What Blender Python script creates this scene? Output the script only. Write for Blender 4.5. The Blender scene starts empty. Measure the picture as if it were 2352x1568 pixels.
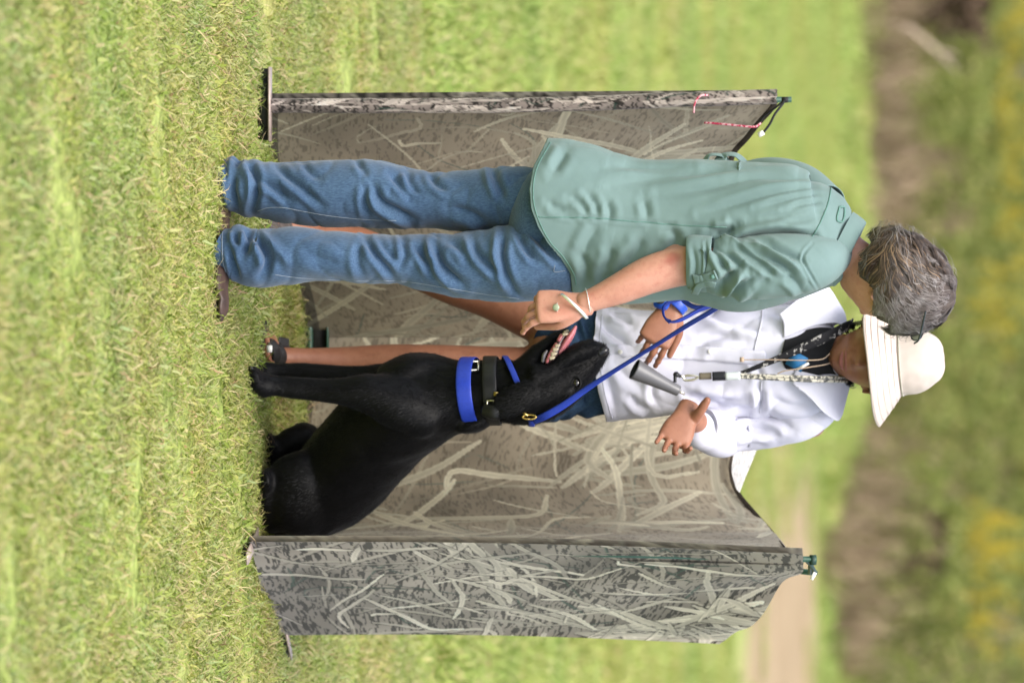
import bpy, bmesh, math, random
import numpy as np
from mathutils import Vector, Matrix, noise
from mathutils.bvhtree import BVHTree

random.seed(4); RNG = np.random.default_rng(4)
scene = bpy.context.scene
COL = scene.collection
R = math.radians

# ------------------------------------------------------------------ camera (portrait photo stored on its side: world up is picture right)
FPX = 15120.0                      # focal length in units of a 2352 x 1568 picture
TILT = math.atan((2300 - 1176) / FPX)
CAMH = 1.67
cam_d = bpy.data.cameras.new('camera'); cam = bpy.data.objects.new('camera', cam_d); COL.objects.link(cam)
cam_d.sensor_fit = 'HORIZONTAL'; cam_d.sensor_width = 36.0; cam_d.lens = FPX / 2352 * 36.0
cam_d.clip_start = 0.5; cam_d.clip_end = 2000
cam_d.dof.use_dof = True; cam_d.dof.focus_distance = 14.1; cam_d.dof.aperture_fstop = 5.2
_c, _s = math.cos(TILT), math.sin(TILT)
_fw = Vector((0, _c, -_s)); _up = Vector((0, _s, _c)); _rt = Vector((1, 0, 0))
cx, cy, cz = _up, -_rt, -_fw
cam.matrix_world = Matrix(((cx.x, cy.x, cz.x, 0), (cx.y, cy.y, cz.y, 0), (cx.z, cy.z, cz.z, CAMH), (0, 0, 0, 1)))
scene.camera = cam

# ------------------------------------------------------------------ daylight: bright overcast
SUN_EL, SUN_AZ = R(60), R(193)     # azimuth from +Y clockwise: bright cloud high behind the camera, to the left
world = bpy.data.worlds.new('World'); scene.world = world; world.use_nodes = True
wn = world.node_tree.nodes; wl = world.node_tree.links
bg = wn['Background']; bg.inputs['Strength'].default_value = 0.15
sky_t = wn.new('ShaderNodeTexSky'); sky_t.sky_type = 'NISHITA'; sky_t.sun_disc = False
sky_t.sun_elevation = SUN_EL; sky_t.sun_rotation = SUN_AZ
sky_t.air_density = 0.9; sky_t.dust_density = 3.5; sky_t.ozone_density = 0.6
hs = wn.new('ShaderNodeHueSaturation'); hs.inputs['Saturation'].default_value = 0.52      # even cloud takes the blue out of the sky
wl.new(sky_t.outputs[0], hs.inputs['Color']); wl.new(hs.outputs[0], bg.inputs[0])
sun_d = bpy.data.lights.new('sun', 'SUN'); sun = bpy.data.objects.new('sun', sun_d); COL.objects.link(sun)
sun_d.energy = 1.5; sun_d.angle = R(36); sun_d.color = (1.0, 0.95, 0.87)
sdir = Vector((math.sin(SUN_AZ) * math.cos(SUN_EL), math.cos(SUN_AZ) * math.cos(SUN_EL), math.sin(SUN_EL)))
sun.rotation_euler = (-sdir).to_track_quat('-Z', 'Y').to_euler()
vs = scene.view_settings
scene.display_settings.display_device = 'sRGB'
vs.view_transform = 'Standard'; vs.look = 'None'; vs.gamma = 1.0; vs.use_curve_mapping = False
vs.exposure = 1.22
scene.render.engine = 'CYCLES'
scene.cycles.use_denoising = True
scene.cycles.max_bounces = 6; scene.cycles.diffuse_bounces = 3; scene.cycles.glossy_bounces = 2
scene.cycles.transparent_max_bounces = 6

# ------------------------------------------------------------------ maths helpers
def W(h, v, y):
    """point at distance y in front of the camera seen at (h across, v up) of the upright 1568 x 2352 picture"""
    a = (h - 784) / FPX; b = (v - 1176) / FPX
    t = y / (_c + b * _s)
    return np.array((a * t, y, CAMH + (-_s + b * _c) * t))
def gy(v):
    b = (v - 1176) / FPX
    return CAMH * (_c + b * _s) / (_s - b * _c)
def G(h, v, z=0.0):
    y = gy(v); p = W(h, v, y); p[2] += z; return p
def proj(P):
    P = np.asarray(P, float)
    x, y, z = P[..., 0], P[..., 1], P[..., 2] - CAMH
    dep = y * _c - z * _s; upc = y * _s + z * _c
    return 784 + FPX * x / dep, 1176 + FPX * upc / dep
def px(n, y): return n * y / FPX
def sm(e0, e1, x):
    t = np.clip((x - e0) / (e1 - e0 + 1e-12), 0, 1); return t * t * (3 - 2 * t)
def spline(K, n):
    """Catmull-Rom through the rows of K, n samples"""
    K = np.asarray(K, float)
    if len(K) == 2:
        t = np.linspace(0, 1, n)[:, None]; return K[0] * (1 - t) + K[1] * t
    seg = np.maximum(np.linalg.norm(np.diff(K[:, :2], axis=0), axis=1), 1e-6)
    s = np.concatenate([[0], np.cumsum(seg)]); u = np.linspace(0, s[-1], n)
    m = np.zeros_like(K)
    m[1:-1] = (K[2:] - K[:-2]) / (s[2:] - s[:-2])[:, None]
    m[0] = (K[1] - K[0]) / seg[0]; m[-1] = (K[-1] - K[-2]) / seg[-1]
    i = np.clip(np.searchsorted(s, u, side='right') - 1, 0, len(K) - 2)
    hh = seg[i]; t = ((u - s[i]) / hh)[:, None]; hh = hh[:, None]
    t2, t3 = t * t, t * t * t
    return (2*t3-3*t2+1)*K[i] + (t3-2*t2+t)*hh*m[i] + (-2*t3+3*t2)*K[i+1] + (t3-t2)*hh*m[i+1]
def spline3(K, n):
    """same, chord length from the first three columns"""
    K = np.asarray(K, float)
    if len(K) == 2:
        t = np.linspace(0, 1, n)[:, None]; return K[0] * (1 - t) + K[1] * t
    seg = np.maximum(np.linalg.norm(np.diff(K[:, :3], axis=0), axis=1), 1e-6)
    s = np.concatenate([[0], np.cumsum(seg)]); u = np.linspace(0, s[-1], n)
    m = np.zeros_like(K)
    m[1:-1] = (K[2:] - K[:-2]) / (s[2:] - s[:-2])[:, None]
    m[0] = (K[1] - K[0]) / seg[0]; m[-1] = (K[-1] - K[-2]) / seg[-1]
    i = np.clip(np.searchsorted(s, u, side='right') - 1, 0, len(K) - 2)
    hh = seg[i]; t = ((u - s[i]) / hh)[:, None]; hh = hh[:, None]
    t2, t3 = t * t, t * t * t
    return (2*t3-3*t2+1)*K[i] + (t3-2*t2+t)*hh*m[i] + (-2*t3+3*t2)*K[i+1] + (t3-t2)*hh*m[i+1]
def unit(a):
    a = np.asarray(a, float); return a / (np.linalg.norm(a, axis=-1, keepdims=True) + 1e-12)
def grid_faces(nr, ns, closed=True):
    i = np.arange(nr - 1)[:, None]; j = np.arange(ns if closed else ns - 1)[None, :]
    j2 = (j + 1) % ns
    a = i * ns + j; b = i * ns + j2; c = (i + 1) * ns + j2; d = (i + 1) * ns + j
    return np.stack([a, b, c, d], -1).reshape(-1, 4)

class Geo:
    """verts and quad/tri faces gathered as arrays"""
    def __init__(self): self.v = []; self.f = []; self.n = 0; self.m = []
    def add(self, V, F, mat=0):
        V = np.asarray(V, float).reshape(-1, 3)
        self.v.append(V)
        for f in (F if isinstance(F, list) else [F]):
            f = np.asarray(f)
            if len(f): self.f.append(f + self.n); self.m.append((len(f), mat))
        self.n += len(V); return self
    def mesh(self, name, smooth=True):
        me = bpy.data.meshes.new(name)
        V = np.concatenate(self.v)
        cnt = sum(len(f) for f in self.f); loops = np.concatenate([f.ravel() for f in self.f]).astype(np.int32)
        tot = np.concatenate([np.full(len(f), f.shape[1]) for f in self.f]).astype(np.int32)
        me.vertices.add(len(V)); me.vertices.foreach_set('co', V.ravel().astype(np.float32))
        me.loops.add(len(loops)); me.loops.foreach_set('vertex_index', loops)
        me.polygons.add(cnt)
        st = np.concatenate([[0], np.cumsum(tot)[:-1]]).astype(np.int32)
        me.polygons.foreach_set('loop_start', st); me.polygons.foreach_set('loop_total', tot)
        me.polygons.foreach_set('material_index', np.concatenate([np.full(n, m) for n, m in self.m]).astype(np.int32))
        me.polygons.foreach_set('use_smooth', np.full(cnt, smooth))
        me.update(calc_edges=True); me.validate(); return me
    def obj(self, name, mats, parent=None, smooth=True):
        me = self.mesh(name, smooth)
        for m in (mats if isinstance(mats, (list, tuple)) else [mats]): me.materials.append(m)
        o = bpy.data.objects.new(name, me); COL.objects.link(o)
        if parent:
            o.parent = parent; o.matrix_parent_inverse = parent.matrix_world.inverted()
        return o
def tag(o, label=None, cat=None, group=None, kind=None):
    if label: o['label'] = label
    if cat: o['category'] = cat
    if group: o['group'] = group
    if kind: o['kind'] = kind
    return o
def empty(name, loc, label, cat, group=None):
    o = bpy.data.objects.new(name, None); COL.objects.link(o)
    o.location = loc; o.matrix_world = Matrix.Translation(Vector(loc)); o.empty_display_size = 0.1
    return tag(o, label, cat, group)
def attr(me, name, C):
    C = np.asarray(C, np.float32)
    if C.shape[1] == 3: C = np.concatenate([C, np.ones((len(C), 1), np.float32)], 1)
    a = me.color_attributes.new(name, 'FLOAT_COLOR', 'POINT'); a.data.foreach_set('color', C.ravel())

def ring_cap(V, ns, start, flip):
    pass
def loft(keys, n=60, ns=48, ref=(0, 1, 0), cap=True, picture=True):
    """keys rows: picture (h, v, y, half width px, half depth m[, exponent]) or world (x, y, z, a, b[, exponent]).
    returns grid verts (n, ns, 3)"""
    K = np.asarray(keys, float)
    if K.shape[1] == 5: K = np.concatenate([K, np.full((len(K), 1), 2.0)], 1)
    if picture:
        K2 = []
        for r_ in K:
            p = W(r_[0], r_[1], r_[2]); K2.append([*p, px(r_[3], r_[2]), r_[4], r_[5]])
        K = np.array(K2)
    S = spline3(K, n)
    C = S[:, :3]; a = np.maximum(S[:, 3], 1e-4); b = np.maximum(S[:, 4], 1e-4); e = S[:, 5]
    T = unit(np.gradient(C, axis=0))
    ref = np.asarray(ref, float)
    B = unit(ref[None] - (T @ ref)[:, None] * T)
    Sd = np.cross(B, T)
    th = np.linspace(0, 2 * math.pi, ns, endpoint=False)
    co, si = np.cos(th), np.sin(th)
    ex = (2.0 / e)[:, None]
    cc = np.sign(co)[None] * np.abs(co)[None] ** ex; ss = np.sign(si)[None] * np.abs(si)[None] ** ex
    return C[:, None] + Sd[:, None] * (a[:, None] * cc)[..., None] + B[:, None] * (b[:, None] * ss)[..., None]
def capped(V, round_=0.6):
    """close both ends of a grid with small domes"""
    n, ns, _ = V.shape
    rows = []
    def dome(ring, nb, k):
        c = ring.mean(0); d = unit(c - nb.mean(0)); r = np.linalg.norm(ring - c, axis=1).mean() * round_
        return [c + (ring - c) * math.cos(x) + d * r * math.sin(x) for x in np.linspace(0, math.pi / 2, k + 1)[1:]]
    top = dome(V[-1], V[-2], 5); bot = dome(V[0], V[1], 5)
    A = np.concatenate([np.array(bot[::-1]), V, np.array(top)])
    return A
def tube_geo(V, closed=True):
    return V.reshape(-1, 3), grid_faces(V.shape[0], V.shape[1], closed)
def add_loft(g, keys, n=40, ns=32, mat=0, round_=0.6, **kw):
    V = capped(loft(keys, n, ns, **kw), round_)
    nr = len(V); F = grid_faces(nr, ns)
    # tiny end caps (last dome ring is degenerate already)
    g.add(V.reshape(-1, 3), F, mat); return V
def tube(g, pts, r, n=None, ns=8, mat=0, r2=None, cap=True):
    """round tube through world points; r scalar or per point"""
    P = np.asarray(pts, float); rr = np.broadcast_to(np.asarray(r, float), (len(P),))
    K = np.concatenate([P, rr[:, None]], 1)
    S = spline3(K, n or max(2, len(P) * 6 if len(P) > 2 else 2))
    C = S[:, :3]; T = unit(np.gradient(C, axis=0))
    ref = np.array((0.13, 0.97, 0.21)) if abs(T[0] @ np.array((0.13, 0.97, 0.21))) < 0.9 else np.array((1., 0, 0))
    N = [unit(ref - T[0] * (T[0] @ ref))]
    for i in range(1, len(C)):
        q = N[-1] - T[i] * (T[i] @ N[-1]); N.append(unit(q))
    N = np.array(N); B = np.cross(T, N)
    th = np.linspace(0, 2 * math.pi, ns, endpoint=False)
    V = C[:, None] + S[:, 3][:, None, None] * (N[:, None] * np.cos(th)[None, :, None] + B[:, None] * np.sin(th)[None, :, None])
    if cap: V = np.concatenate([C[0][None, None].repeat(ns, 1), V, C[-1][None, None].repeat(ns, 1)])
    g.add(V.reshape(-1, 3), grid_faces(len(V), ns), mat); return g
def strap(g, pts, nrm, w, t, n=60, mat=0, prof=8):
    """flat strap (rounded box section) along world points; nrm = per point face normal or one vector"""
    P = np.asarray(pts, float); Nn = np.broadcast_to(np.asarray(nrm, float), P.shape)
    ww = np.broadcast_to(np.asarray(w, float), (len(P),))
    S = spline3(np.concatenate([P, Nn, ww[:, None]], 1), n)
    C = S[:, :3]; T = unit(np.gradient(C, axis=0)); N = S[:, 3:6]
    N = unit(N - (N * T).sum(1)[:, None] * T); B = np.cross(T, N)
    w_ = S[:, 6]
    th = np.linspace(0, 2 * math.pi, prof, endpoint=False) + math.pi / prof
    cc = np.sign(np.cos(th)) * np.abs(np.cos(th)) ** 0.5; ss = np.sign(np.sin(th)) * np.abs(np.sin(th)) ** 0.5
    V = C[:, None] + B[:, None] * (w_[:, None] / 2 * cc[None])[..., None] + N[:, None] * (t / 2 * ss)[None, :, None]
    V = np.concatenate([C[0][None, None].repeat(prof, 1), V, C[-1][None, None].repeat(prof, 1)])
    g.add(V.reshape(-1, 3), grid_faces(len(V), prof), mat); return g
def box(g, c, s, rot=None, mat=0):
    c = np.asarray(c, float); s = np.asarray(s, float) / 2
    q = np.array([[x, y, z] for x in (-1, 1) for y in (-1, 1) for z in (-1, 1)], float) * s
    if rot is not None: q = q @ np.asarray(rot).T
    F = np.array([[0, 1, 3, 2], [4, 6, 7, 5], [0, 4, 5, 1], [2, 3, 7, 6], [0, 2, 6, 4], [1, 5, 7, 3]])
    g.add(q + c, F, mat); return g
def ellipsoid(g, c, ax, nu=24, nv=16, mat=0):
    """ax: 3x3 rows are the semi axes as vectors"""
    u = np.linspace(0, 2 * math.pi, nu, endpoint=False); w = np.linspace(-math.pi / 2, math.pi / 2, nv)
    D = np.stack([np.cos(w)[:, None] * np.cos(u)[None], np.cos(w)[:, None] * np.sin(u)[None], np.repeat(np.sin(w)[:, None], nu, 1)], -1)
    V = np.asarray(c, float) + D @ np.asarray(ax, float)
    g.add(V.reshape(-1, 3), grid_faces(nv, nu), mat); return g
def remesh(g, voxel, smooth=6):
    """union of the closed shells in g as one skin; returns (V, F quads)"""
    me = g.mesh('tmp'); o = bpy.data.objects.new('tmp', me); COL.objects.link(o)
    m = o.modifiers.new('r', 'REMESH'); m.mode = 'VOXEL'; m.voxel_size = voxel; m.adaptivity = 0
    dg = bpy.context.evaluated_depsgraph_get(); dg.update()
    ev = o.evaluated_get(dg); m2 = ev.to_mesh()
    V = np.empty(len(m2.vertices) * 3, np.float32); m2.vertices.foreach_get('co', V); V = V.reshape(-1, 3).astype(float)
    L = np.empty(len(m2.loops), np.int32); m2.loops.foreach_get('vertex_index', L); F = L.reshape(-1, 4)
    ev.to_mesh_clear()
    bpy.data.objects.remove(o); bpy.data.meshes.remove(me)
    return laplace(V, F, smooth), F
def laplace(V, F, it, fac=0.5):
    E = np.concatenate([F[:, [0, 1]], F[:, [1, 2]], F[:, [2, 3]], F[:, [3, 0]]])
    E = np.concatenate([E, E[:, ::-1]]); n = len(V)
    deg = np.maximum(np.bincount(E[:, 0], minlength=n), 1)[:, None]
    for _ in range(it):
        A = np.stack([np.bincount(E[:, 0], weights=V[E[:, 1], k], minlength=n) for k in range(3)], 1) / deg
        V = V + fac * (A - V)
    return V
def vnormals(V, F):
    n = np.zeros_like(V)
    fn = np.cross(V[F[:, 2]] - V[F[:, 0]], V[F[:, 3]] - V[F[:, 1]])
    for k in range(4):
        for a in range(3): n[:, a] += np.bincount(F[:, k], weights=fn[:, a], minlength=len(V))
    return unit(n)
def seg_dist(X, Y, poly):
    """distance (and 0..1 position) of points to a polyline"""
    P = np.asarray(poly, float); best = np.full(X.shape, 1e9); tt = np.zeros(X.shape)
    L = np.linalg.norm(np.diff(P, axis=0), axis=1); tot = L.sum(); acc = 0
    sg = np.zeros(X.shape)
    for i in range(len(P) - 1):
        d = P[i + 1] - P[i]; l2 = (d @ d) + 1e-9
        t = np.clip(((X - P[i, 0]) * d[0] + (Y - P[i, 1]) * d[1]) / l2, 0, 1)
        ex, ey = X - P[i, 0] - t * d[0], Y - P[i, 1] - t * d[1]
        q = np.hypot(ex, ey); m = q < best
        best = np.where(m, q, best); tt = np.where(m, (acc + t * L[i]) / tot, tt)
        sg = np.where(m, np.sign(ex * d[1] - ey * d[0]), sg); acc += L[i]
    return best, tt, sg
def nz(V, sc, seed=0.0):
    V = np.asarray(V) * np.asarray(sc) + seed * 17.3
    f = noise.noise
    return np.fromiter((f(p) for p in V.tolist()), float, len(V))
def fold(V, F, lst, conv, front_only=True):
    """press creases into cloth: lst of (polyline in zoom coords, width px, depth m); negative depth = valley"""
    N = vnormals(V, F); Hh, Vv = proj(V)
    wt = sm(0.35, -0.15, N[:, 1]) if front_only else np.ones(len(V))
    D = np.zeros(len(V))
    for pl, w, amp in lst:
        P = np.array([conv(*q) for q in pl])
        P = spline(P, max(8, 4 * len(P)))
        lo, hi = P.min(0) - 4 * w, P.max(0) + 4 * w
        idx = np.where((Hh > lo[0]) & (Hh < hi[0]) & (Vv > lo[1]) & (Vv < hi[1]))[0]
        if not len(idx): continue
        d, t, sg = seg_dist(Hh[idx], Vv[idx], P)
        tp = sm(0, 0.25, t) * sm(1, 0.7, t)
        pr = np.exp(-(d / (.85 * w)) ** 1.45) - np.where(sg > 0, .75, .30) * np.exp(-((d - 1.75 * w) / (.95 * w)) ** 2)
        D[idx] += amp * (0.25 + 0.75 * tp) * pr * sm(4 * w, 2.5 * w, d)
    return V + N * (D * wt)[:, None]
def ridged(V, sc, seed, p=2.5):
    return (1 - np.abs(nz(V, sc, seed)) * 1.6).clip(0, 1) ** p
def bvh(V, F): return BVHTree.FromPolygons([Vector(p) for p in V], [tuple(f) for f in F])
def hit(tree, h, v, off=0.0, y0=14.0):
    o = Vector((0, 0, CAMH)); d = Vector(W(h, v, y0)) - o; d.normalize()
    p, n, i, dist = tree.ray_cast(o, d)
    if p is None: return None
    if n.dot(d) > 0: n = -n
    return np.array(p + n * off), np.array(n)
def on_surface(tree, poly, off, n=30):
    P = spline(np.array(poly, float), n); out = []; nr = []
    for q in P:
        r_ = hit(tree, q[0], q[1], off)
        if r_: out.append(r_[0]); nr.append(r_[1])
    return np.array(out), np.array(nr)

# ------------------------------------------------------------------ materials
def lin(r, g, b):
    f = lambda c: (c / 255 / 12.92) if c / 255 <= 0.04045 else ((c / 255 + 0.055) / 1.055) ** 2.4
    return (f(r), f(g), f(b), 1)
class Mat:
    def __init__(self, name, col=(0.5, 0.5, 0.5, 1), rough=0.7, spec=0.3, **kw):
        self.m = bpy.data.materials.new(name); self.m.use_nodes = True
        self.t = self.m.node_tree; self.n = self.t.nodes; self.l = self.t.links
        self.b = self.n['Principled BSDF']
        self.b.inputs['Base Color'].default_value = col; self.b.inputs['Roughness'].default_value = rough
        self.b.inputs['Specular IOR Level'].default_value = spec
        for k, v in kw.items(): self.b.inputs[k.replace('_', ' ')].default_value = v
        self.coord = None
    def tex(self, scale=5, detail=4, rough=0.6, vec='Object', stretch=None, kind='ShaderNodeTexNoise', dist=0.0):
        if self.coord is None: self.coord = self.n.new('ShaderNodeTexCoord')
        t = self.n.new(kind); src = self.coord.outputs[vec]
        if stretch:
            mp = self.n.new('ShaderNodeMapping'); mp.inputs['Scale'].default_value = stretch
            self.l.new(src, mp.inputs[0]); src = mp.outputs[0]
        self.l.new(src, t.inputs['Vector']); t.inputs['Scale'].default_value = scale
        if kind == 'ShaderNodeTexNoise':
            t.inputs['Detail'].default_value = detail; t.inputs['Roughness'].default_value = rough
            t.inputs['Distortion'].default_value = dist
        return t.outputs[0]
    def ramp(self, src, stops, interp='LINEAR'):
        r_ = self.n.new('ShaderNodeValToRGB'); el = r_.color_ramp.elements; r_.color_ramp.interpolation = interp
        while len(el) < len(stops): el.new(0.5)
        for e, (p, c) in zip(el, stops): e.position = p; e.color = c if len(c) == 4 else (*c, 1)
        self.l.new(src, r_.inputs[0]); return r_.outputs[0]
    def mix(self, fac, a, b, mode='MIX'):
        x = self.n.new('ShaderNodeMix'); x.data_type = 'RGBA'; x.blend_type = mode
        for s, k in ((fac, 0), (a, 6), (b, 7)):
            if hasattr(s, 'links') or hasattr(s, 'is_linked'): self.l.new(s, x.inputs[k])
            elif k == 0: x.inputs[0].default_value = s
            else: x.inputs[k].default_value = s if len(s) == 4 else (*s, 1)
        return x.outputs[2]
    def col(self, s): self.l.new(s, self.b.inputs['Base Color']); return self
    def bump(self, src, strength=0.3, dist=0.01):
        b = self.n.new('ShaderNodeBump'); b.inputs['Strength'].default_value = strength; b.inputs['Distance'].default_value = dist
        self.l.new(src, b.inputs['Height'])
        cur = self.b.inputs['Normal']
        if cur.is_linked: self.l.new(cur.links[0].from_socket, b.inputs['Normal'])
        self.l.new(b.outputs[0], cur); return self
    def attr(self, name='print'):
        a = self.n.new('ShaderNodeVertexColor'); a.layer_name = name; return a.outputs[0]
    def node(self, kind, out=0, **inp):
        q = self.n.new(kind); return q
def plain(name, col, rough=0.6, spec=0.4, vary=0.12, scale=40, **kw):
    m = Mat(name, col, rough, spec, **kw)
    d = tuple(c * (1 - vary) for c in col[:3]); u = tuple(min(1, c * (1 + vary)) for c in col[:3])
    m.col(m.ramp(m.tex(scale, 4), [(0.3, d), (0.7, u)])); return m
# ------------------------------------------------------------------ scatter helper for the uncountable (grass, reeds)
def gn_scatter(name, pts, rot, scl, protos, label, cat):
    n = len(pts)
    me = bpy.data.meshes.new(name); me.vertices.add(n); me.vertices.foreach_set('co', np.asarray(pts, np.float32).ravel()); me.update()
    a = me.attributes.new('rot', 'FLOAT_VECTOR', 'POINT'); a.data.foreach_set('vector', np.asarray(rot, np.float32).ravel())
    a = me.attributes.new('scl', 'FLOAT', 'POINT'); a.data.foreach_set('value', np.asarray(scl, np.float32))
    a = me.attributes.new('pick', 'INT', 'POINT'); a.data.foreach_set('value', RNG.integers(0, len(protos), n).astype(np.int32))
    o = bpy.data.objects.new(name, me); COL.objects.link(o)
    c = bpy.data.collections.new(name + '_pieces')
    for p in protos: c.objects.link(p)
    t = bpy.data.node_groups.new(name, 'GeometryNodeTree')
    t.interface.new_socket('Geometry', in_out='INPUT', socket_type='NodeSocketGeometry')
    t.interface.new_socket('Geometry', in_out='OUTPUT', socket_type='NodeSocketGeometry')
    N = t.nodes; L = t.links
    i = N.new('NodeGroupInput'); u = N.new('NodeGroupOutput'); ip = N.new('GeometryNodeInstanceOnPoints'); ci = N.new('GeometryNodeCollectionInfo')
    ci.inputs[0].default_value = c; ci.inputs['Separate Children'].default_value = True; ci.inputs['Reset Children'].default_value = True
    def na(nm, ty):
        q = N.new('GeometryNodeInputNamedAttribute'); q.data_type = ty; q.inputs[0].default_value = nm; return q.outputs[0]
    ip.inputs['Pick Instance'].default_value = True
    L.new(i.outputs[0], ip.inputs['Points']); L.new(ci.outputs[0], ip.inputs['Instance']); L.new(na('pick', 'INT'), ip.inputs['Instance Index'])
    L.new(na('scl', 'FLOAT'), ip.inputs['Scale'])
    er = N.new('FunctionNodeEulerToRotation'); L.new(na('rot', 'FLOAT_VECTOR'), er.inputs[0]); L.new(er.outputs[0], ip.inputs['Rotation'])
    L.new(ip.outputs[0], u.inputs[0])
    m = o.modifiers.new('scatter', 'NODES'); m.node_group = t
    return tag(o, label, cat, kind='stuff')

def blades(n, spread, lmin, lmax, wid, lean, rng, bend=0.5, seg=3, base_z=0.0, disc=True):
    """n flat grass blades as one Geo"""
    if disc:
        r_ = spread * np.sqrt(rng.random(n)); q = rng.random(n) * 2 * math.pi
        B = np.stack([r_ * np.cos(q), r_ * np.sin(q), np.full(n, base_z)], 1)
    else:
        B = np.stack([rng.uniform(-spread, spread, n), rng.uniform(-spread, spread, n), np.full(n, base_z)], 1)
    L = rng.uniform(lmin, lmax, n); az = rng.random(n) * 2 * math.pi
    ln = np.clip(rng.normal(lean, 0.28, n), 0.05, 1.5)
    D = np.stack([np.cos(az), np.sin(az), np.zeros(n)], 1); Sd = np.stack([-np.sin(az + rng.normal(0, .7, n)), np.cos(az), np.zeros(n)], 1)
    w = wid * rng.uniform(0.6, 1.3, n)
    V = []
    for k in range(seg + 1):
        t = k / seg
        ang = ln + bend * t * t * rng.uniform(0.3, 1.6, n)
        V_c = B + (D * np.sin(ang)[:, None] + np.array((0, 0, 1.)) * np.cos(ang)[:, None]) * (L * t)[:, None]
        ww = w * (1 - t ** 2.2 * 0.92) * (0.75 + 0.5 * t * (1 - t) * 2)
        V += [V_c - Sd * ww[:, None] / 2, V_c + Sd * ww[:, None] / 2]
    V = np.stack(V, 1)                     # n, 2(seg+1), 3
    base = np.arange(n)[:, None] * 2 * (seg + 1)
    F = np.concatenate([base + np.array([[2 * k, 2 * k + 1, 2 * k + 3, 2 * k + 2]]) for k in range(seg)])
    g = Geo(); g.add(V.reshape(-1, 3), F); return g
def proto(name, g, mats):
    me = g.mesh(name)
    for m in (mats if isinstance(mats, list) else [mats]): me.materials.append(m)
    return bpy.data.objects.new(name, me)
def island_mat(name, stops, rough=0.55, spec=0.25, trans=0.0, big=None):
    m = Mat(name, rough=rough, spec=spec)
    gi = m.n.new('ShaderNodeNewGeometry')
    c = m.ramp(gi.outputs['Random Per Island'], stops, 'LINEAR')
    if big:                                # patches over the field in world space
        m.coord = m.n.new('ShaderNodeTexCoord')
        t = m.n.new('ShaderNodeTexNoise'); t.inputs['Scale'].default_value = big[0]; t.inputs['Detail'].default_value = 3
        m.l.new(gi.outputs['Position'], t.inputs['Vector'])
        f = m.ramp(t.outputs[0], [(0.38, (0, 0, 0)), (0.64, (1, 1, 1))])
        c = m.mix(f, c, m.mix(1.0, c, big[1], 'MULTIPLY'))
    m.col(c)
    if trans:
        tb = m.n.new('ShaderNodeBsdfTranslucent'); mx = m.n.new('ShaderNodeMixShader'); mx.inputs[0].default_value = trans
        m.l.new(c, tb.inputs[0]); m.l.new(m.b.outputs[0], mx.inputs[1]); m.l.new(tb.outputs[0], mx.inputs[2])
        m.l.new(mx.outputs[0], m.n['Material Output'].inputs[0])
    return m

# ------------------------------------------------------------------ ground
def bank(x, y):
    """height of the land: flat field, rising gently beyond the reed line"""
    e = y - (75 - 2.9 * np.clip(x, -6, 5))
    return 1.1 * sm(4, 40, e)
ys = np.concatenate([np.linspace(-30, 6, 8), np.linspace(7, 24, 60), np.geomspace(24.6, 300, 70), np.array([420, 700, 1200.])])
xs = np.concatenate([-np.geomspace(600, 7, 18), np.linspace(-6, 6, 49), np.geomspace(7, 600, 18)])
X, Y = np.meshgrid(xs, ys)
Z = bank(X, Y)
P0 = np.stack([X, Y, Z], -1)
nzv = nz(P0.reshape(-1, 3), (1.1, 1.1, 1.1), 3).reshape(X.shape) * 0.012 + nz(P0.reshape(-1, 3), (.25, .25, .25), 5).reshape(X.shape) * 0.02
P0[..., 2] += nzv * sm(13, 10, Y) + nzv * sm(17, 22, Y) - 0.004
gm = Mat('lawn_soil', rough=0.95, spec=0.1)
gi = gm.n.new('ShaderNodeNewGeometry'); sx = gm.n.new('ShaderNodeSeparateXYZ'); gm.l.new(gi.outputs['Position'], sx.inputs[0])
def wnoise(m, sc, det=4, gi=gi, dist=0.0, stretch=None):
    t = m.n.new('ShaderNodeTexNoise'); t.inputs['Scale'].default_value = sc; t.inputs['Detail'].default_value = det; t.inputs['Distortion'].default_value = dist
    src = gi.outputs['Position']
    if stretch:
        mp = m.n.new('ShaderNodeMapping'); mp.inputs['Scale'].default_value = stretch; m.l.new(src, mp.inputs[0]); src = mp.outputs[0]
    m.l.new(src, t.inputs['Vector']); return t.outputs[0]
def mth(m, op, a, b=None, c=None):
    q = m.n.new('ShaderNodeMath'); q.operation = op
    for k, s in enumerate((a, b, c)):
        if s is None: continue
        if hasattr(s, 'is_linked'): m.l.new(s, q.inputs[k])
        else: q.inputs[k].default_value = s
    return q.outputs[0]
def band(m, s, lo, hi, soft):
    a = m.n.new('ShaderNodeMapRange'); a.interpolation_type = 'SMOOTHSTEP'; m.l.new(s, a.inputs[0]); a.inputs[1].default_value = lo - soft; a.inputs[2].default_value = lo + soft
    b = m.n.new('ShaderNodeMapRange'); b.interpolation_type = 'SMOOTHSTEP'; m.l.new(s, b.inputs[0]); b.inputs[1].default_value = hi + soft; b.inputs[2].default_value = hi - soft
    return mth(m, 'MULTIPLY', a.outputs[0], b.outputs[0])
GREEN_A, GREEN_B = (0.200, 0.275, 0.062), (0.300, 0.350, 0.110)
STRAW = (0.36, 0.29, 0.15)
yy = mth(gm, 'ADD', sx.outputs[1], mth(gm, 'MULTIPLY', mth(gm, 'SUBTRACT', wnoise(gm, 0.5, 4, stretch=(1, .3, 1)), 0.5), 16.0))
xx = mth(gm, 'ADD', sx.outputs[0], mth(gm, 'MULTIPLY', mth(gm, 'SUBTRACT', wnoise(gm, 0.8, 4, stretch=(1, .2, 1)), 0.5), 3.2))
base = gm.ramp(wnoise(gm, 1.5, 6, stretch=(1, .25, 1)), [(0.32, GREEN_A), (0.55, GREEN_B), (0.72, (0.40, 0.36, 0.14))])
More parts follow.
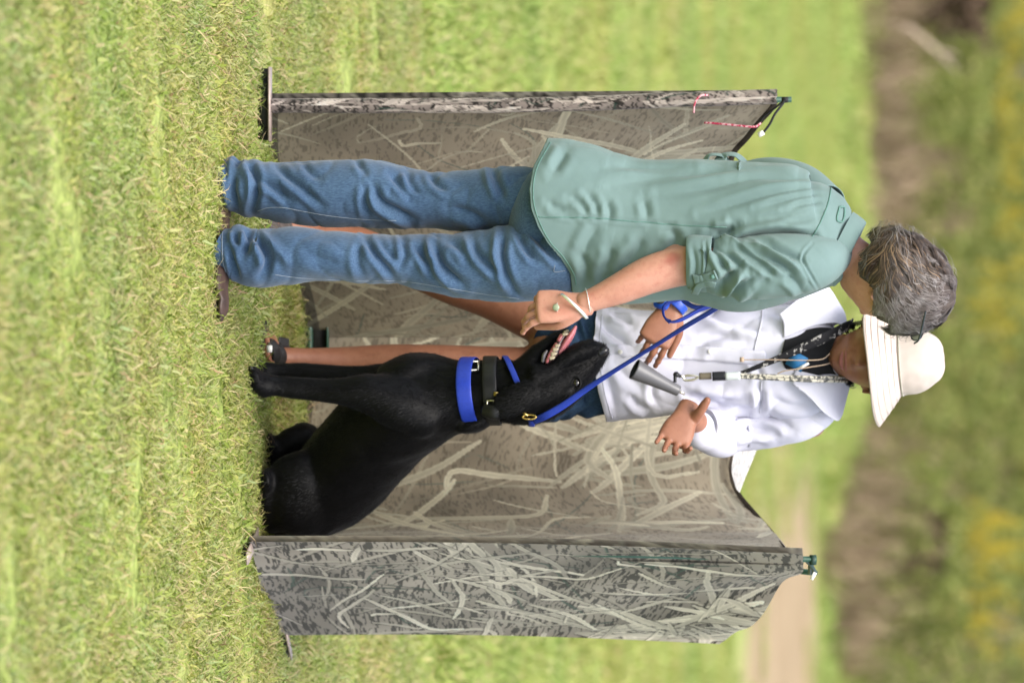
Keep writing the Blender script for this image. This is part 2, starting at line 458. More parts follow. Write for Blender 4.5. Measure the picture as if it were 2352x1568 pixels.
fine = gm.ramp(wnoise(gm, 38, 3, stretch=(1, .4, 1)), [(0.35, (0.62, 0.62, 0.6)), (0.62, (1.15, 1.12, 1.1))])
base = gm.mix(1.0, base, fine, 'MULTIPLY')
far = gm.ramp(wnoise(gm, 1.1, 5, stretch=(1, .10, 1)), [(0.3, (0.160, 0.260, 0.056)), (0.5, (0.215, 0.310, 0.078)), (0.7, (0.290, 0.345, 0.105))])
c = gm.mix(band(gm, yy, 42, 500, 5.0), base, far)
c = gm.mix(mth(gm, 'MULTIPLY', band(gm, yy, 33.6, 35.6, 1.0), 0.7), c, (0.33, 0.26, 0.13, 1))
c = gm.mix(mth(gm, 'MULTIPLY', band(gm, yy, 38.0, 41.0, 0.8), 0.5), c, (0.36, 0.33, 0.15, 1))
yt = mth(gm, 'ADD', sx.outputs[1], mth(gm, 'MULTIPLY', mth(gm, 'SUBTRACT', wnoise(gm, 0.9, 4, stretch=(1, .2, 1)), 0.5), 7.0))
tan = mth(gm, 'MULTIPLY', band(gm, xx, 0.75, 60, 0.6), band(gm, yt, 42.5, 60, 2.5))
c = gm.mix(mth(gm, 'MULTIPLY', tan, 0.9), c, gm.ramp(wnoise(gm, 1.5, 4), [(0.3, (0.23, 0.155, 0.10)), (0.7, (0.37, 0.265, 0.185))]))
gm.col(c); gm.bump(wnoise(gm, 60, 4), 0.6, 0.02)
g = Geo(); g.add(P0.reshape(-1, 3), grid_faces(len(ys), len(xs), False)[:, ::-1])
tag(g.obj('ground', gm.m), 'mown lawn field running back to the reeds', 'ground', kind='structure')

# near soil under the blades: thatch
# ------------------------------------------------------------------ grass
grass_m = island_mat('grass_blade', [(0.0, (0.142, 0.216, 0.030)), (0.22, (0.205, 0.292, 0.048)), (0.46, (0.315, 0.380, 0.096)), (0.66, (0.405, 0.430, 0.150)),
                                     (0.80, (0.275, 0.365, 0.145)), (0.93, (0.43, 0.42, 0.20)), (0.98, (0.42, 0.32, 0.18)), (1.0, (0.30, 0.18, 0.09))],
                     0.5, 0.35, 0.35, (1.6, (1.20, 1.02, 1.0, 1)))
straw_m = island_mat('dry_thatch', [(0.0, (0.38, 0.29, 0.15)), (0.5, (0.52, 0.43, 0.25)), (1.0, (0.26, 0.16, 0.09))], 0.7, 0.2, 0.15)
pro = []
for k in range(7):
    rg = np.random.default_rng(50 + k); g = Geo()
    for (n, ln, lx, w, lean, b, sp) in ((125, .025, .052, .0056, 1.05, .5, .18), (100, .018, .040, .0078, 1.15, .4, .18), (60, .025, .05, .0026, .65, .6, .18)):
        q = blades(n, sp, ln, lx, w, lean, rg, b); g.add(q.v[0], q.f[0], 0)
    q = blades(20, .17, .03, .07, .0028, 1.35, rg, .2, base_z=.010); g.add(q.v[0], q.f[0], 1)
    pro.append(proto('grass_tuft', g, [grass_m.m, straw_m.m]))
def field(x0, x1, y0, y1, n):
    return np.stack([RNG.uniform(x0, x1, n), RNG.uniform(y0, y1, n), np.zeros(n)], 1)
pts = field(-2.6, 2.6, 9.6, 19.0, 2500)
keepclear = np.ones(len(pts), bool)
rot = np.stack([np.zeros(len(pts)), np.zeros(len(pts)), RNG.uniform(0, 6.28, len(pts))], 1)
scl = RNG.uniform(0.64, 1.0, len(pts))
pn = nz(pts, (1.3, 1.3, 1), 9); scl *= 1 + 0.22 * pn
gn_scatter('grass', pts, rot, scl, pro, 'short green and straw coloured lawn grass around the feet', 'grass')
pts = field(-11, 11, 19.0, 92.0, 16000); pts = pts[~((pts[:, 0] > 0.95 + RNG.normal(0, .45, len(pts))) & (pts[:, 1] > 41 + RNG.normal(0, 1.5, len(pts))) & (pts[:, 1] < 62 + RNG.normal(0, 3, len(pts))))]; pts = pts[pts[:, 1] < 76 + RNG.normal(0, 3, len(pts)) - 2.9 * np.clip(pts[:, 0], -6, 5)]; rot = np.stack([np.zeros(len(pts))] * 2 + [RNG.uniform(0, 6.28, len(pts))], 1)
far_m = island_mat('far_grass_blade', [(0.0, (0.175, 0.265, 0.050)), (0.4, (0.250, 0.345, 0.078)), (0.7, (0.325, 0.395, 0.115)), (1.0, (0.44, 0.40, 0.20))], 0.6, 0.25, 0.3, (0.5, (1.2, 1.0, 1.0, 1)))
pro2 = []
for k in range(4):
    rg = np.random.default_rng(70 + k); q = blades(260, .3, .03, .085, .009, .9, rg, .5, 2); pro2.append(proto('far_grass_tuft', q, far_m.m))
gn_scatter('field_grass', pts, rot, RNG.uniform(.8, 1.2, len(pts)), pro2, 'soft blurred lawn stretching away behind the blind', 'grass')

# ------------------------------------------------------------------ reeds and weeds beyond the lawn
reed_m = island_mat('dead_reed', [(0.0, (0.13, 0.088, 0.058)), (0.4, (0.22, 0.155, 0.105)), (0.7, (0.32, 0.24, 0.165)), (1.0, (0.20, 0.20, 0.07))], 0.8, 0.15)
weed_m = island_mat('weed_leaf', [(0.0, (0.100, 0.132, 0.030)), (0.35, (0.180, 0.222, 0.048)), (0.7, (0.265, 0.285, 0.074)), (1.0, (0.35, 0.31, 0.12))], 0.6, 0.25, 0.3)
gold_m = island_mat('goldenrod_bloom', [(0.0, (0.46, 0.34, 0.03)), (0.6, (0.52, 0.41, 0.05)), (1.0, (0.34, 0.31, 0.06))], 0.7, 0.2, 0.2)
def leafy(n, rad, hgt, size, rg, taper=0.7):
    """n leaf quads through an upright crown"""
    t = rg.random(n) ** 0.8; r_ = rad * (1 - taper * t) * np.sqrt(rg.random(n)) * (1 + .25 * np.sin(5 * rg.random(n)))
    q = rg.random(n) * 6.283
    C = np.stack([r_ * np.cos(q), r_ * np.sin(q), hgt * (0.06 + .94 * t)], 1)
    A = unit(rg.normal(0, 1, (n, 3))); B = unit(np.cross(A, rg.normal(0, 1, (n, 3))))
    s = size * rg.uniform(.6, 1.4, n)[:, None]
    V = np.stack([C - A * s * .5, C - B * s * .22, C + A * s * .5, C + B * s * .22], 1)
    return V.reshape(-1, 3), np.arange(4 * n).reshape(-1, 4)
reed_p, weed_p, gold_p = [], [], []
for k in range(4):
    rg = np.random.default_rng(90 + k)
    g = blades(110, .35, .35, .95, .016, .25, rg, .6); reed_p.append(proto('reed_clump', g, reed_m.m))
    g = Geo(); g.add(*leafy(420, .45, 1.15, .11, rg, .5)); q = blades(50, .3, .5, 1.2, .014, .2, rg, .3); g.add(q.v[0], q.f[0]); weed_p.append(proto('weed_clump', g, weed_m.m))
    g = Geo(); g.add(*leafy(170, .3, 1.0, .09, rg, .2), 0)
    for j in range(9):
        a = rg.uniform(-.28, .28, 2); V, F_ = leafy(60, .07, .22, .035, rg, .8); g.add(V + np.array((a[0], a[1], rg.uniform(.9, 1.2))), F_, 1)
    gold_p.append(proto('goldenrod_clump', g, [weed_m.m, gold_m.m]))
def belt(n, e0, e1, x0=-26, x1=26, dens=None):
    P = []; n = int(n * 2.7)
    while len(P) < n:
        x = RNG.uniform(x0, x1); e = RNG.uniform(e0, e1) if e0 > 1 else RNG.normal((e0 + e1) / 2, (e1 - e0) / 2.4); y = 75 - 2.9 * min(max(x, -6), 5) + e + 7 * noise.noise((x * .8, 3.3, 0))
        if dens and RNG.random() > dens(x, y): continue
        P.append((x, y, float(bank(x, y)) - .02))
    return np.array(P)
def put(name, P, prs, s0, s1, label, cat):
    n = len(P)
    return gn_scatter(name, P, np.stack([RNG.normal(0, .1, n), RNG.normal(0, .1, n), RNG.uniform(0, 6.28, n)], 1), RNG.uniform(s0, s1, n), prs, label, cat)
clump = lambda f, s, lo: (lambda x, y: 1.0 if noise.noise((x * f, y * f * .4, s)) > lo else 0.12)
pat = lambda x, y, sd, fx=.75, fy=.13: noise.noise((x * fx, y * fy, sd))
put('reeds', belt(430, -3, 14, dens=lambda x, y: (1.0 if pat(x, y, 1.0) > (-.22 if x < -1.5 else -.08) else .10) * (1.0 if x < -1.5 else .85)), reed_p, .5, 1.4, 'brown dead reeds in a ragged band along the far edge of the lawn', 'reeds')
put('dry_stalks', belt(330, 8, 42, dens=lambda x, y: 1.0 if pat(x, y, 4.0) > .04 else .06), reed_p, 1.0, 1.6, 'brown dry stalks scattered among the green weeds', 'reeds')
put('tall_grass', belt(420, -12, 8, dens=lambda x, y: 0.0 if (x > .9 and y < 61) else 1.0 if pat(x, y, 11.0) > -.05 else .2), pro2, 1.5, 4.2, 'tall pale green grass fringing the reeds', 'grass')
put('weeds', belt(560, 2, 44, dens=lambda x, y: 1.0 if pat(x, y, 2.0) > -.18 else .10), weed_p, .55, 1.35, 'tangled green weeds on the bank behind the reeds', 'weeds')
put('goldenrod', belt(75, 10, 40, dens=lambda x, y: .9 if pat(x, y, 7.7) > .14 else .03), gold_p, .9, 1.35, 'yellow goldenrod blooming in patches among the weeds', 'goldenrod')
# shrubs and trees closing the view
bark_m = plain('shrub_bark', (0.09, 0.065, 0.045, 1), .9, .1, .3, 20)
dk_m = island_mat('dark_foliage', [(0, (0.018, 0.036, 0.010)), (.5, (0.034, 0.060, 0.016)), (1, (0.060, 0.095, 0.024))], .6, .25, .2)
br_m = island_mat('withered_foliage', [(0, (0.055, 0.036, 0.024)), (.5, (0.10, 0.068, 0.046)), (1, (0.17, 0.12, 0.08))], .85, .1)
ol_m = island_mat('olive_foliage', [(0, (0.060, 0.095, 0.018)), (.5, (0.115, 0.160, 0.030)), (1, (0.185, 0.205, 0.050))], .6, .2, .25)
def shrub(name, x, y, rad, hgt, mat, label, cat, group=None, n=1500, size=.16, seed=0):
    rg = np.random.default_rng(seed + 300); z0 = float(bank(x, y))
    o = empty(name, (x, y, z0), label, cat, group)
    g = Geo(); lob = [(rg.uniform(-.5, .5) * rad, rg.uniform(-.5, .5) * rad, rg.uniform(.35, .8) * hgt, rad * rg.uniform(.45, .7)) for _ in range(9)]
    for (a, b, cc, r_) in lob:
        m_ = n // 9; D = unit(rg.normal(0, 1, (m_, 3))) * (r_ * rg.random(m_)[:, None] ** .45)
        C = D + np.array((a, b, max(cc, r_ * .8))); A = unit(rg.normal(0, 1, (m_, 3))); B = unit(np.cross(A, rg.normal(0, 1, (m_, 3)))); s = size * rg.uniform(.6, 1.4, m_)[:, None]
        V = np.stack([C - A * s * .5, C - B * s * .25, C + A * s * .5, C + B * s * .25], 1).reshape(-1, 3)
        g.add(V + np.array((x, y, z0)), np.arange(4 * m_).reshape(-1, 4))
    g.obj('crown', mat.m, o)
    g = Geo(); tube(g, [(x, y, z0 - .1), (x + .05, y, z0 + hgt * .3), (x - .03, y, z0 + hgt * .75)], [.07 * hgt / 2, .05 * hgt / 2, .02], ns=8)
    for (a, b, cc, r_) in lob[:6]: tube(g, [(x, y, z0 + hgt * .2), (x + a * .6, y + b * .6, z0 + cc * .75), (x + a, y + b, z0 + cc)], [.03, .02, .008], ns=6)
    g.obj('trunk', bark_m.m, o)
    return o
shrub('withered_bush', -4.55, 92, 0.75, 1.7, br_m, 'dark brown withered bush at the top corner beyond the lawn', 'bush', seed=1)
shrub('withered_bush', 2.35, 73, 0.6, 0.95, br_m, 'low brown withered bush in the weeds above the blind\'s green pole tops', 'bush', seed=2)
shrub('dark_tree', 2.9, 113, 1.7, 3.9, dk_m, 'dark green tree standing behind the goldenrod', 'tree', None, 2600, .3, 24)
g = Geo()
for k, (x, rad, hgt) in enumerate([(-8.2, 2.6, 4.6), (-4.6, 2.2, 4.2), (-1.4, 2.3, 4.4), (1.0, 2.0, 4.0), (5.6, 2.4, 4.5), (9.0, 2.6, 4.6)] + [(q * sg_, 2.8, 4.8 + (q % 3) * .4) for q in (12, 16, 20, 24, 28, 33, 38) for sg_ in (-1, 1)]):
    rg = np.random.default_rng(320 + k); y = 118 + rg.uniform(2, 9) - 1.8 * max(min(x, 8), -8); z0 = float(bank(x, y))
    tube(g, [(x, y, z0 - .1), (x + .05, y, z0 + hgt * .6)], [.12, .04], ns=8)
    for _ in range(10):
        r_ = rad * rg.uniform(.45, .7); m_ = 260; c_ = np.array((x + rg.uniform(-.5, .5) * rad, y + rg.uniform(-.5, .5) * rad, z0 + max(rg.uniform(.3, .8) * hgt, r_ * .8)))
        C = c_ + unit(rg.normal(0, 1, (m_, 3))) * (r_ * rg.random(m_)[:, None] ** .45); A = unit(rg.normal(0, 1, (m_, 3))); B = unit(np.cross(A, rg.normal(0, 1, (m_, 3)))); sz = .3 * rg.uniform(.6, 1.4, m_)[:, None]
        g.add(np.stack([C - A * sz * .5, C - B * sz * .25, C + A * sz * .5, C + B * sz * .25], 1).reshape(-1, 3), np.arange(4 * m_).reshape(-1, 4))
tag(g.obj('shrubbery', ol_m.m), 'olive green shrubbery closing the view behind the weeds', 'shrubbery', kind='stuff')
log_m = plain('bleached_wood', (0.42, 0.33, 0.25, 1), .8, .2, .25, 12)
g = Geo(); p0 = W(66, 2088, 86); p1 = W(165, 2200, 88); 
tube(g, [p0, (p0 + p1) / 2 + (0, 0, .03), p1], [.045, .032, .012], ns=10); tube(g, [p0 * .5 + p1 * .5, p0 * .42 + p1 * .58 + (0.02, 0, .25)], [.03, .01], ns=6)
tube(g, [p0, p0 + (-.12, .05, -.6)], [.045, .05], ns=10)
tag(g.obj('dead_branch', log_m.m), 'pale bare dead branch slanting out of the brown weeds', 'branch')
# ------------------------------------------------------------------ camouflage holding blind
def gsmooth(A, sy, sx):
    fy = np.fft.fftfreq(A.shape[0])[:, None]; fx = np.fft.fftfreq(A.shape[1])[None]
    r_ = np.real(np.fft.ifft2(np.fft.fft2(A) * np.exp(-2 * math.pi ** 2 * ((fy * sy) ** 2 + (fx * sx) ** 2))))
    return (r_ - r_.mean()) / (r_.std() + 1e-9)
def camo(wm, hm, seed, inner, res=0.0025):
    rg = np.random.default_rng(seed); ny, nx = int(hm / res), int(wm / res)
    wv = gsmooth(rg.normal(0, 1, (ny, nx)), 7, 7); bark = gsmooth(rg.normal(0, 1, (ny, nx)), *((.6, 2.6) if inner else (.7, 4.2))); bark = bark[np.clip(np.arange(ny)[:, None] + (wv * 1.6).astype(int), 0, ny - 1), np.arange(nx)[None]]; mott = gsmooth(rg.normal(0, 1, (ny, nx)), 16, 20); big = gsmooth(rg.normal(0, 1, (ny, nx)), 50, 40)
    if inner:
        C = np.array((0.350, 0.298, 0.225))[None, None] * (1 + .10 * mott + .10 * big)[..., None]
        k = sm(0.2, 1.3, bark)[..., None]; C = C * (1 - .40 * k)
        pale, pale2, grn, n = np.array((0.80, 0.74, 0.57)), np.array((0.57, 0.51, 0.39)), np.array((0.19, 0.22, 0.18)), 150
    else:
        C = np.array((0.285, 0.25, 0.225))[None, None] * (1 + .16 * mott + .14 * big)[..., None]
        k = sm(0.15, 0.6, bark)[..., None]; C = C * (1 - .88 * k)
        pale, pale2, grn, n = np.array((0.88, 0.80, 0.71)), np.array((0.56, 0.50, 0.44)), np.array((0.03, 0.085, 0.065)), 130
    YY, XX = np.mgrid[0:ny, 0:nx] * res
    def stroke(P, wd, col, alpha=0.92, shade=True):
        P = spline(np.array(P), 14)
        lo, hi = P.min(0) - .03, P.max(0) + .03
        x0, x1 = max(0, int(lo[0] / res)), min(nx, int(hi[0] / res)); y0, y1 = max(0, int(lo[1] / res)), min(ny, int(hi[1] / res))
        if x1 <= x0 or y1 <= y0: return
        d, t, sg = seg_dist(XX[y0:y1, x0:x1], YY[y0:y1, x0:x1], P)
        w_ = wd * (0.30 + 0.70 * np.sin(np.clip(t, 0.02, .98) * math.pi) ** .5)
        a = sm(w_ / 2 + .0015, w_ / 2 - .0015, d) * alpha
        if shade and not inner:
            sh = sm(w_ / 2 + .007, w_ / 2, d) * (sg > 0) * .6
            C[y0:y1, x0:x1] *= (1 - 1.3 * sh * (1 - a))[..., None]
        vein = (1 - .22 * sm(w_ * .22, 0, np.abs(d - w_ * .12))) * (.72 + .38 * t)
        C[y0:y1, x0:x1] = C[y0:y1, x0:x1] * (1 - a[..., None]) + (col[None, None] * vein[..., None]) * a[..., None]
    def rand_stroke(x, y, ang, L, wd, col):
        b = rg.normal(0, .16); p = [(x, y)]
        for q in range(3):
            ang += b * .5 + rg.normal(0, .07); x += math.cos(ang) * L / 3; y += math.sin(ang) * L / 3; p.append((x, y))
        if rg.random() < .25:
            ang += rg.choice([-1, 1]) * rg.uniform(.7, 1.5); p.append((x + math.cos(ang) * L * .3, y + math.sin(ang) * L * .3))
        stroke(p, wd, col)
    for _ in range(26): rand_stroke(rg.uniform(0, wm), rg.uniform(0, hm), rg.uniform(0, 6.28), rg.uniform(.1, .35), rg.uniform(.003, .007), grn)
    for _ in range(n // 3): rand_stroke(rg.uniform(0, wm), rg.uniform(0, hm), math.pi / 2 + rg.normal(0, .9), rg.uniform(.12, .4), rg.uniform(.005, .013), pale2 * rg.uniform(.7, 1.1))
    for _ in range(max(3, int(wm * hm * (12 if inner else 10)))):
        cx_, cy_ = rg.uniform(0, wm), rg.uniform(0, hm); a0 = math.pi / 2 + rg.normal(0, .8)
        for q in range(rg.integers(6, 13)): rand_stroke(cx_ + rg.normal(0, .03), cy_ + rg.normal(0, .03), a0 + rg.normal(0, .42) + (math.pi if rg.random() < .3 else 0), rg.uniform(.08, .42), rg.uniform(.008, .026) if inner else rg.uniform(.007, .026), pale * (rg.uniform(.62, 1.1) if inner else rg.uniform(.62, 1.15)))
    for _ in range(n // 2): rand_stroke(rg.uniform(0, wm), rg.uniform(0, hm), rg.uniform(0, 6.28), rg.uniform(.05, .34), rg.uniform(.004, .013) if inner else rg.uniform(.005, .017), pale * (rg.uniform(.6, 1.1) if inner else rg.uniform(.55, 1.15)))
    return np.clip(C, 0.01, .8), res
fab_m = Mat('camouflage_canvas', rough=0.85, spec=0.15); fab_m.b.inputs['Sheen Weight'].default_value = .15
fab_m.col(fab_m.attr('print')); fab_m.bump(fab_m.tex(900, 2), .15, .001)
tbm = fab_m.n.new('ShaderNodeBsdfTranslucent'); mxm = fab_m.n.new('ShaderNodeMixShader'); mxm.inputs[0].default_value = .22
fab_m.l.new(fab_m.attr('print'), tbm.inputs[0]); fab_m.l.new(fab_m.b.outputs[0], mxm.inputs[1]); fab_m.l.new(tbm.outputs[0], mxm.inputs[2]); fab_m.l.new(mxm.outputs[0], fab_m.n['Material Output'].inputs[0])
pole_m = plain('green_pole_paint', (0.018, 0.065, 0.042, 1), .45, .5, .2, 30)
foot_m = plain('steel_foot', (0.34, 0.27, 0.24, 1), .5, .5, .2, 60, Metallic=0.3)
footdk_m = plain('steel_foot_edge', (0.02, 0.02, 0.018, 1), .6, .3, .3, 60)
tape_m = plain('dark_binding', (0.045, 0.036, 0.028, 1), .9, .1, .5, 45)
blk_m = plain('black_cord', (0.012, 0.012, 0.013, 1), .6, .3)
wht_m = plain('white_plastic', (0.75, 0.74, 0.72, 1), .4, .4, .05)
def cordmat(name, a, b, sc):
    m = Mat(name, a, .7, .2); t = m.tex(sc, kind='ShaderNodeTexWave') if False else m.tex(sc, 2)
    m.col(m.ramp(t, [(.45, a), (.55, b)])); return m
red_m = cordmat('red_flecked_cord', (0.36, 0.02, 0.06, 1), (0.6, 0.35, 0.38, 1), 160)

PLb = G(233, 600); PBb = G(775, 704); PRb = G(1262, 556); POb = G(1462, 648)
blind = empty('holding_blind', ((PLb + POb) / 2) * (1, 1, 0), 'reed camouflage fabric holding blind on green poles behind the black dog', 'blind')
def surf_panel(name, B, T, wm, hm, seed, inner, off=0.0, ripple=(.012, 2.2, 0), step=.0032, label=None, hem_or_sky_tint=None, shape=None):
    """B, T: bottom and top edge control points (world) left to right"""
    nx, ny = max(8, int(wm / step)), max(8, int(hm / step))
    Bc, Tc = spline3(np.array(B), nx), spline3(np.array(T), nx)
    t = np.linspace(0, 1, ny)[:, None, None]; V = Bc[None] * (1 - t) + Tc[None] * t
    s = np.linspace(0, 1, nx)[None, :]
    ch = unit(Bc[-1] - Bc[0]); nrm = unit(np.cross(ch, (0, 0, 1)))
    if nrm[1] > 0: nrm = -nrm
    rp = nz(np.stack([np.broadcast_to(s * wm, (ny, nx)), np.broadcast_to(t[..., 0] * hm, (ny, nx)), np.zeros((ny, nx))], -1).reshape(-1, 3), (ripple[1], ripple[1] * .45, 1), ripple[2]).reshape(ny, nx)
    rp2 = nz(np.stack([np.broadcast_to(s * wm, (ny, nx)), np.broadcast_to(t[..., 0] * hm, (ny, nx)), np.zeros((ny, nx))], -1).reshape(-1, 3), (11, 5, 1), ripple[2] + 3).reshape(ny, nx)
    ed = np.sin(s * math.pi) ** .5
    amp = (rp * ripple[0] + rp2 * ripple[0] * .22) * ed
    if shape: amp = amp + shape(s, t[..., 0])
    V = V + nrm * amp[..., None] + nrm * off
    C, res = camo(wm, hm, seed, inner)
    iy = np.clip((t[..., 0] * hm / res).astype(int), 0, C.shape[0] - 1); ix = np.clip((s * wm / res).astype(int), 0, C.shape[1] - 1)
    cc = C[iy, ix]
    if hem_or_sky_tint is not None: cc = hem_or_sky_tint(np.broadcast_to(s, (ny, nx)), np.broadcast_to(t[..., 0], (ny, nx)), cc)
    g = Geo(); F_ = grid_faces(ny, nx, False); g.add(V.reshape(-1, 3), F_)
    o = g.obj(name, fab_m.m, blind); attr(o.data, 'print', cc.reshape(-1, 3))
    if label: o['label'] = label
    return V
def crs(l, y): return [W(h, v, y(h)) for h, v in l]
def ylin(a, b): return lambda h: np.interp(h, [a[0], b[0]], [a[1], b[1]])
# left wing, inner side towards the camera
yL = ylin((226, PLb[1]), (775, PBb[1]))
TL = crs([(219, 1786), (250, 1777), (281, 1748), (314, 1722), (352, 1690), (450, 1668), (600, 1730), (775, 1880)], yL)
BL = crs([(227, 612), (360, 617), (500, 645), (655, 690), (775, 712)], yL)
hemL = lambda s, t, c: np.where((t < .022)[..., None], c * np.array((.32, .32, .33)), c)
foldL = lambda s, t: -.03 * np.exp(-((t - (.985 - .62 * s)) / .03) ** 2) * sm(.02, .12, s) * sm(.5, .3, s) + .03 * sm(.9 - .62 * s, 1.02 - .62 * s, t) * sm(.03, .2, s)
surf_panel('panel', BL, TL, 1.12, 1.2, 11, True, ripple=(.018, 2.0, 1), hem_or_sky_tint=hemL, label='pale inner face of the wing behind the green shirt')
surf_panel('panel', BL, TL, 1.12, 1.2, 12, False, off=-.014, step=.012, ripple=(.018, 2.0, 1))
# right wing inner side
yR = lambda h: np.interp(h, [775, 945, 1150, 1235, 1250, 1256], [PBb[1], 15.76, 15.62, 15.45, 15.1, 14.62])
yRT = lambda h: np.interp(h, [775, 945, 1150, 1230, 1262, 1284], [PBb[1], 15.76, 15.6, 15.35, 15.0, 14.56])
TR = crs([(775, 1880), (900, 1760), (1000, 1700), (1040, 1686), (1082, 1681), (1125, 1692), (1180, 1735), (1230, 1778), (1262, 1806), (1284, 1824)], yRT)
BR = crs([(775, 714), (945, 694), (1100, 684), (1215, 672), (1238, 664), (1249, 632), (1255, 585)], yR)
surf_panel('panel', BR, TR, 1.6, 1.2, 23, True, ripple=(.022, 1.7, 4), hem_or_sky_tint=hemL, label='pale inner face of the wing behind the dog')
surf_panel('panel', BR, TR, 1.6, 1.2, 24, False, off=-.014, step=.012, ripple=(.022, 1.7, 4))
# right outer panel, outer print towards the camera
yO = ylin((1262, PRb[1]), (1470, POb[1]))
TO = crs([(1272, 1843), (1325, 1842), (1345, 1812), (1390, 1766), (1430, 1715), (1468, 1668), (1478, 1652)], yO)
BO = crs([(1244, 570), (1300, 588), (1393, 608), (1458, 646)], yO)
def bowO(s, t): return -.01 * np.sin(t * math.pi) + .02 * np.sin((t * 1.7 + s * 2.4) * 4) * sm(.55, 1, t) * np.sin(s * math.pi)
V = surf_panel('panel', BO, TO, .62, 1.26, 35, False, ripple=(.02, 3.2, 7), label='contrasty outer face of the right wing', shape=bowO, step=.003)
surf_panel('panel', BO, TO, .62, 1.26, 36, True, off=-.014, step=.012, shape=bowO, ripple=(.02, 3.2, 7))
# sleeves round the poles
def sleeve(edge, wid, seed, label=None, n=260):
    C = spline3(np.array(edge), n); th = np.linspace(-math.pi * .5, math.pi * 1.5, 33)
    V = []
    for k in range(n):
        w = wid * (1 + .08 * noise.noise((k * .05, seed, 0)))
        V.append(np.stack([C[k][0] + w * np.cos(th), C[k][1] + .017 * np.sin(th) , np.full(33, C[k][2]) + .002 * np.sin(9 * th + k * .11)], 1))
    V = np.array(V); Cm, res = camo(.25, 1.3, seed, False)
    ix = np.clip((np.arange(33) / 32 * (Cm.shape[1] - 1)).astype(int), 0, None); iy = (np.arange(n) / n * (Cm.shape[0] - 1)).astype(int)
    g = Geo(); g.add(V.reshape(-1, 3), grid_faces(n, 33, False)); o = g.obj('pole_sleeve', fab_m.m, blind); attr(o.data, 'print', Cm[iy][:, ix].reshape(-1, 3) * np.array((.8, .76, .78)))
sleeve([W(243, 616, PLb[1] - .02), W(243, 985, PLb[1] - .02), W(240, 1278, PLb[1] - .02), W(229, 1571, PLb[1] - .02), W(222, 1784, PLb[1] - .02)], px(17, 15), 41)
# flap of the far wing showing above the sag, outside face up; skylight on it painted as a paler print
FB = [W(1000, 1694, 15.5), W(1031, 1687, 15.42), W(1082, 1681, 15.3), W(1122, 1691, 15.2)]; FT = [W(1000, 1748, 15.62), W(1024, 1741, 15.55), W(1085, 1717, 15.42), W(1131, 1699, 15.25)]
surf_panel('flap', FB, FT, .16, .12, 51, False, ripple=(.004, 9, 2), step=.003, label='folded-over flap beside the white sleeve, skylight painted into its print', hem_or_sky_tint=lambda s, t, c: c * .5 + .32)
# dark edge tape along the sagging tops
def tape(pts, y, w=.012):
    P = np.array([W(h, v, y(h) - .012) for h, v in pts]); g = Geo(); strap(g, P, (0, -1, .25), w, .004, 60); g.obj('edge_tape', tape_m.m, blind)
tape([(1040, 1684), (1082, 1679), (1125, 1691), (1180, 1735), (1230, 1779), (1272, 1812)], yRT, .011)
tape([(232, 1782), (252, 1770), (283, 1742), (316, 1716), (354, 1684), (450, 1662)], yL, .013)
# poles
def pole(a, b, r=.0065):
    g = Geo(); tube(g, [a, b], r, ns=12); return g.obj('pole', pole_m.m, blind)
pole(W(236, 600, PLb[1]), W(229, 1818, PLb[1]))
pole(W(775, 700, PBb[1] + .03), W(775, 1885, PBb[1] + .03))
pole(W(1252, 562, PRb[1] + .13), W(1284, 1876, PRb[1] + .15))
pole(W(1306, 1790, PRb[1] + .36), W(1315, 1874, PRb[1] + .30))
pole(W(1440, 650, POb[1] + .05), W(1458, 1620, POb[1] + .05))
g = Geo(); a, b = W(1284, 1862, PRb[1] + .15), W(1315, 1860, PRb[1] + .30); 
tube(g, [a, b], .005, ns=8); tube(g, [a + (0, 0, -.012), (a + b) / 2 + (0, -.008, .004), b + (0, 0, .012)], .0045); tube(g, [a + (-.01, 0, .005), a + (.012, 0, .005)], .008)
g.obj('pole_clip', plain('dark_clip', (.012, .035, .026, 1), .5, .4).m, blind)
g = Geo(); box(g, W(1322, 1868, 14.5), (.018, .006, .008), Matrix.Rotation(.5, 3, 'Y')); g.obj('white_tag', wht_m.m, blind)
# feet: flat bars with spikes going into the turf
def foot(p0, p1, hgt, wd, spikes, mat=foot_m):
    p0, p1 = np.array(p0), np.array(p1); d = unit(p1 - p0); L = np.linalg.norm(p1 - p0); s = np.cross((0, 0, 1), d)
    M = np.stack([d, s, np.array((0, 0, 1.))], 1)
    g = Geo(); box(g, (p0 + p1) / 2 + (0, 0, hgt), (L, wd, .004), M); o = g.obj('foot_bar', mat.m, blind)
    g = Geo(); box(g, (p0 + p1) / 2 + (0, 0, hgt / 2 - .004) + s * 0.0, (L * .97, .006, hgt + .002), M); g.obj('foot_rail', footdk_m.m, blind)
    for k in range(spikes):
        q = p0 + (p1 - p0) * (k + .5) / spikes; g = Geo(); tube(g, [q + (0, 0, hgt), q + (0, 0, -.06)], [.005, .002], ns=6); g.obj('ground_spike', footdk_m.m, blind)
foot(G(155, 596), G(325, 596), .024, .05, 3)
q = gy(556); foot(G(1225, 574), G(1284, 548), .018, .03, 2); foot(G(1452, 642), G(1506, 654), .016, .02, 2)
foot(W(645, 700, 15.75) * (1, 1, 0), W(860, 700, 15.75) * (1, 1, 0), .055, .03, 0, pole_m)
g = Geo(); a = W(765, 702, 15.73); tube(g, [a, a - (0, 0, .06)], .004); g.obj('ground_spike', footdk_m.m, blind)
g = Geo(); tube(g, [W(652, 682, 15.7), W(672, 694, 15.72), W(700, 708, 15.74), W(760, 710, 15.74), W(860, 710, 15.74)], .009, n=40); g.obj('bottom_rail', pole_m.m, blind)
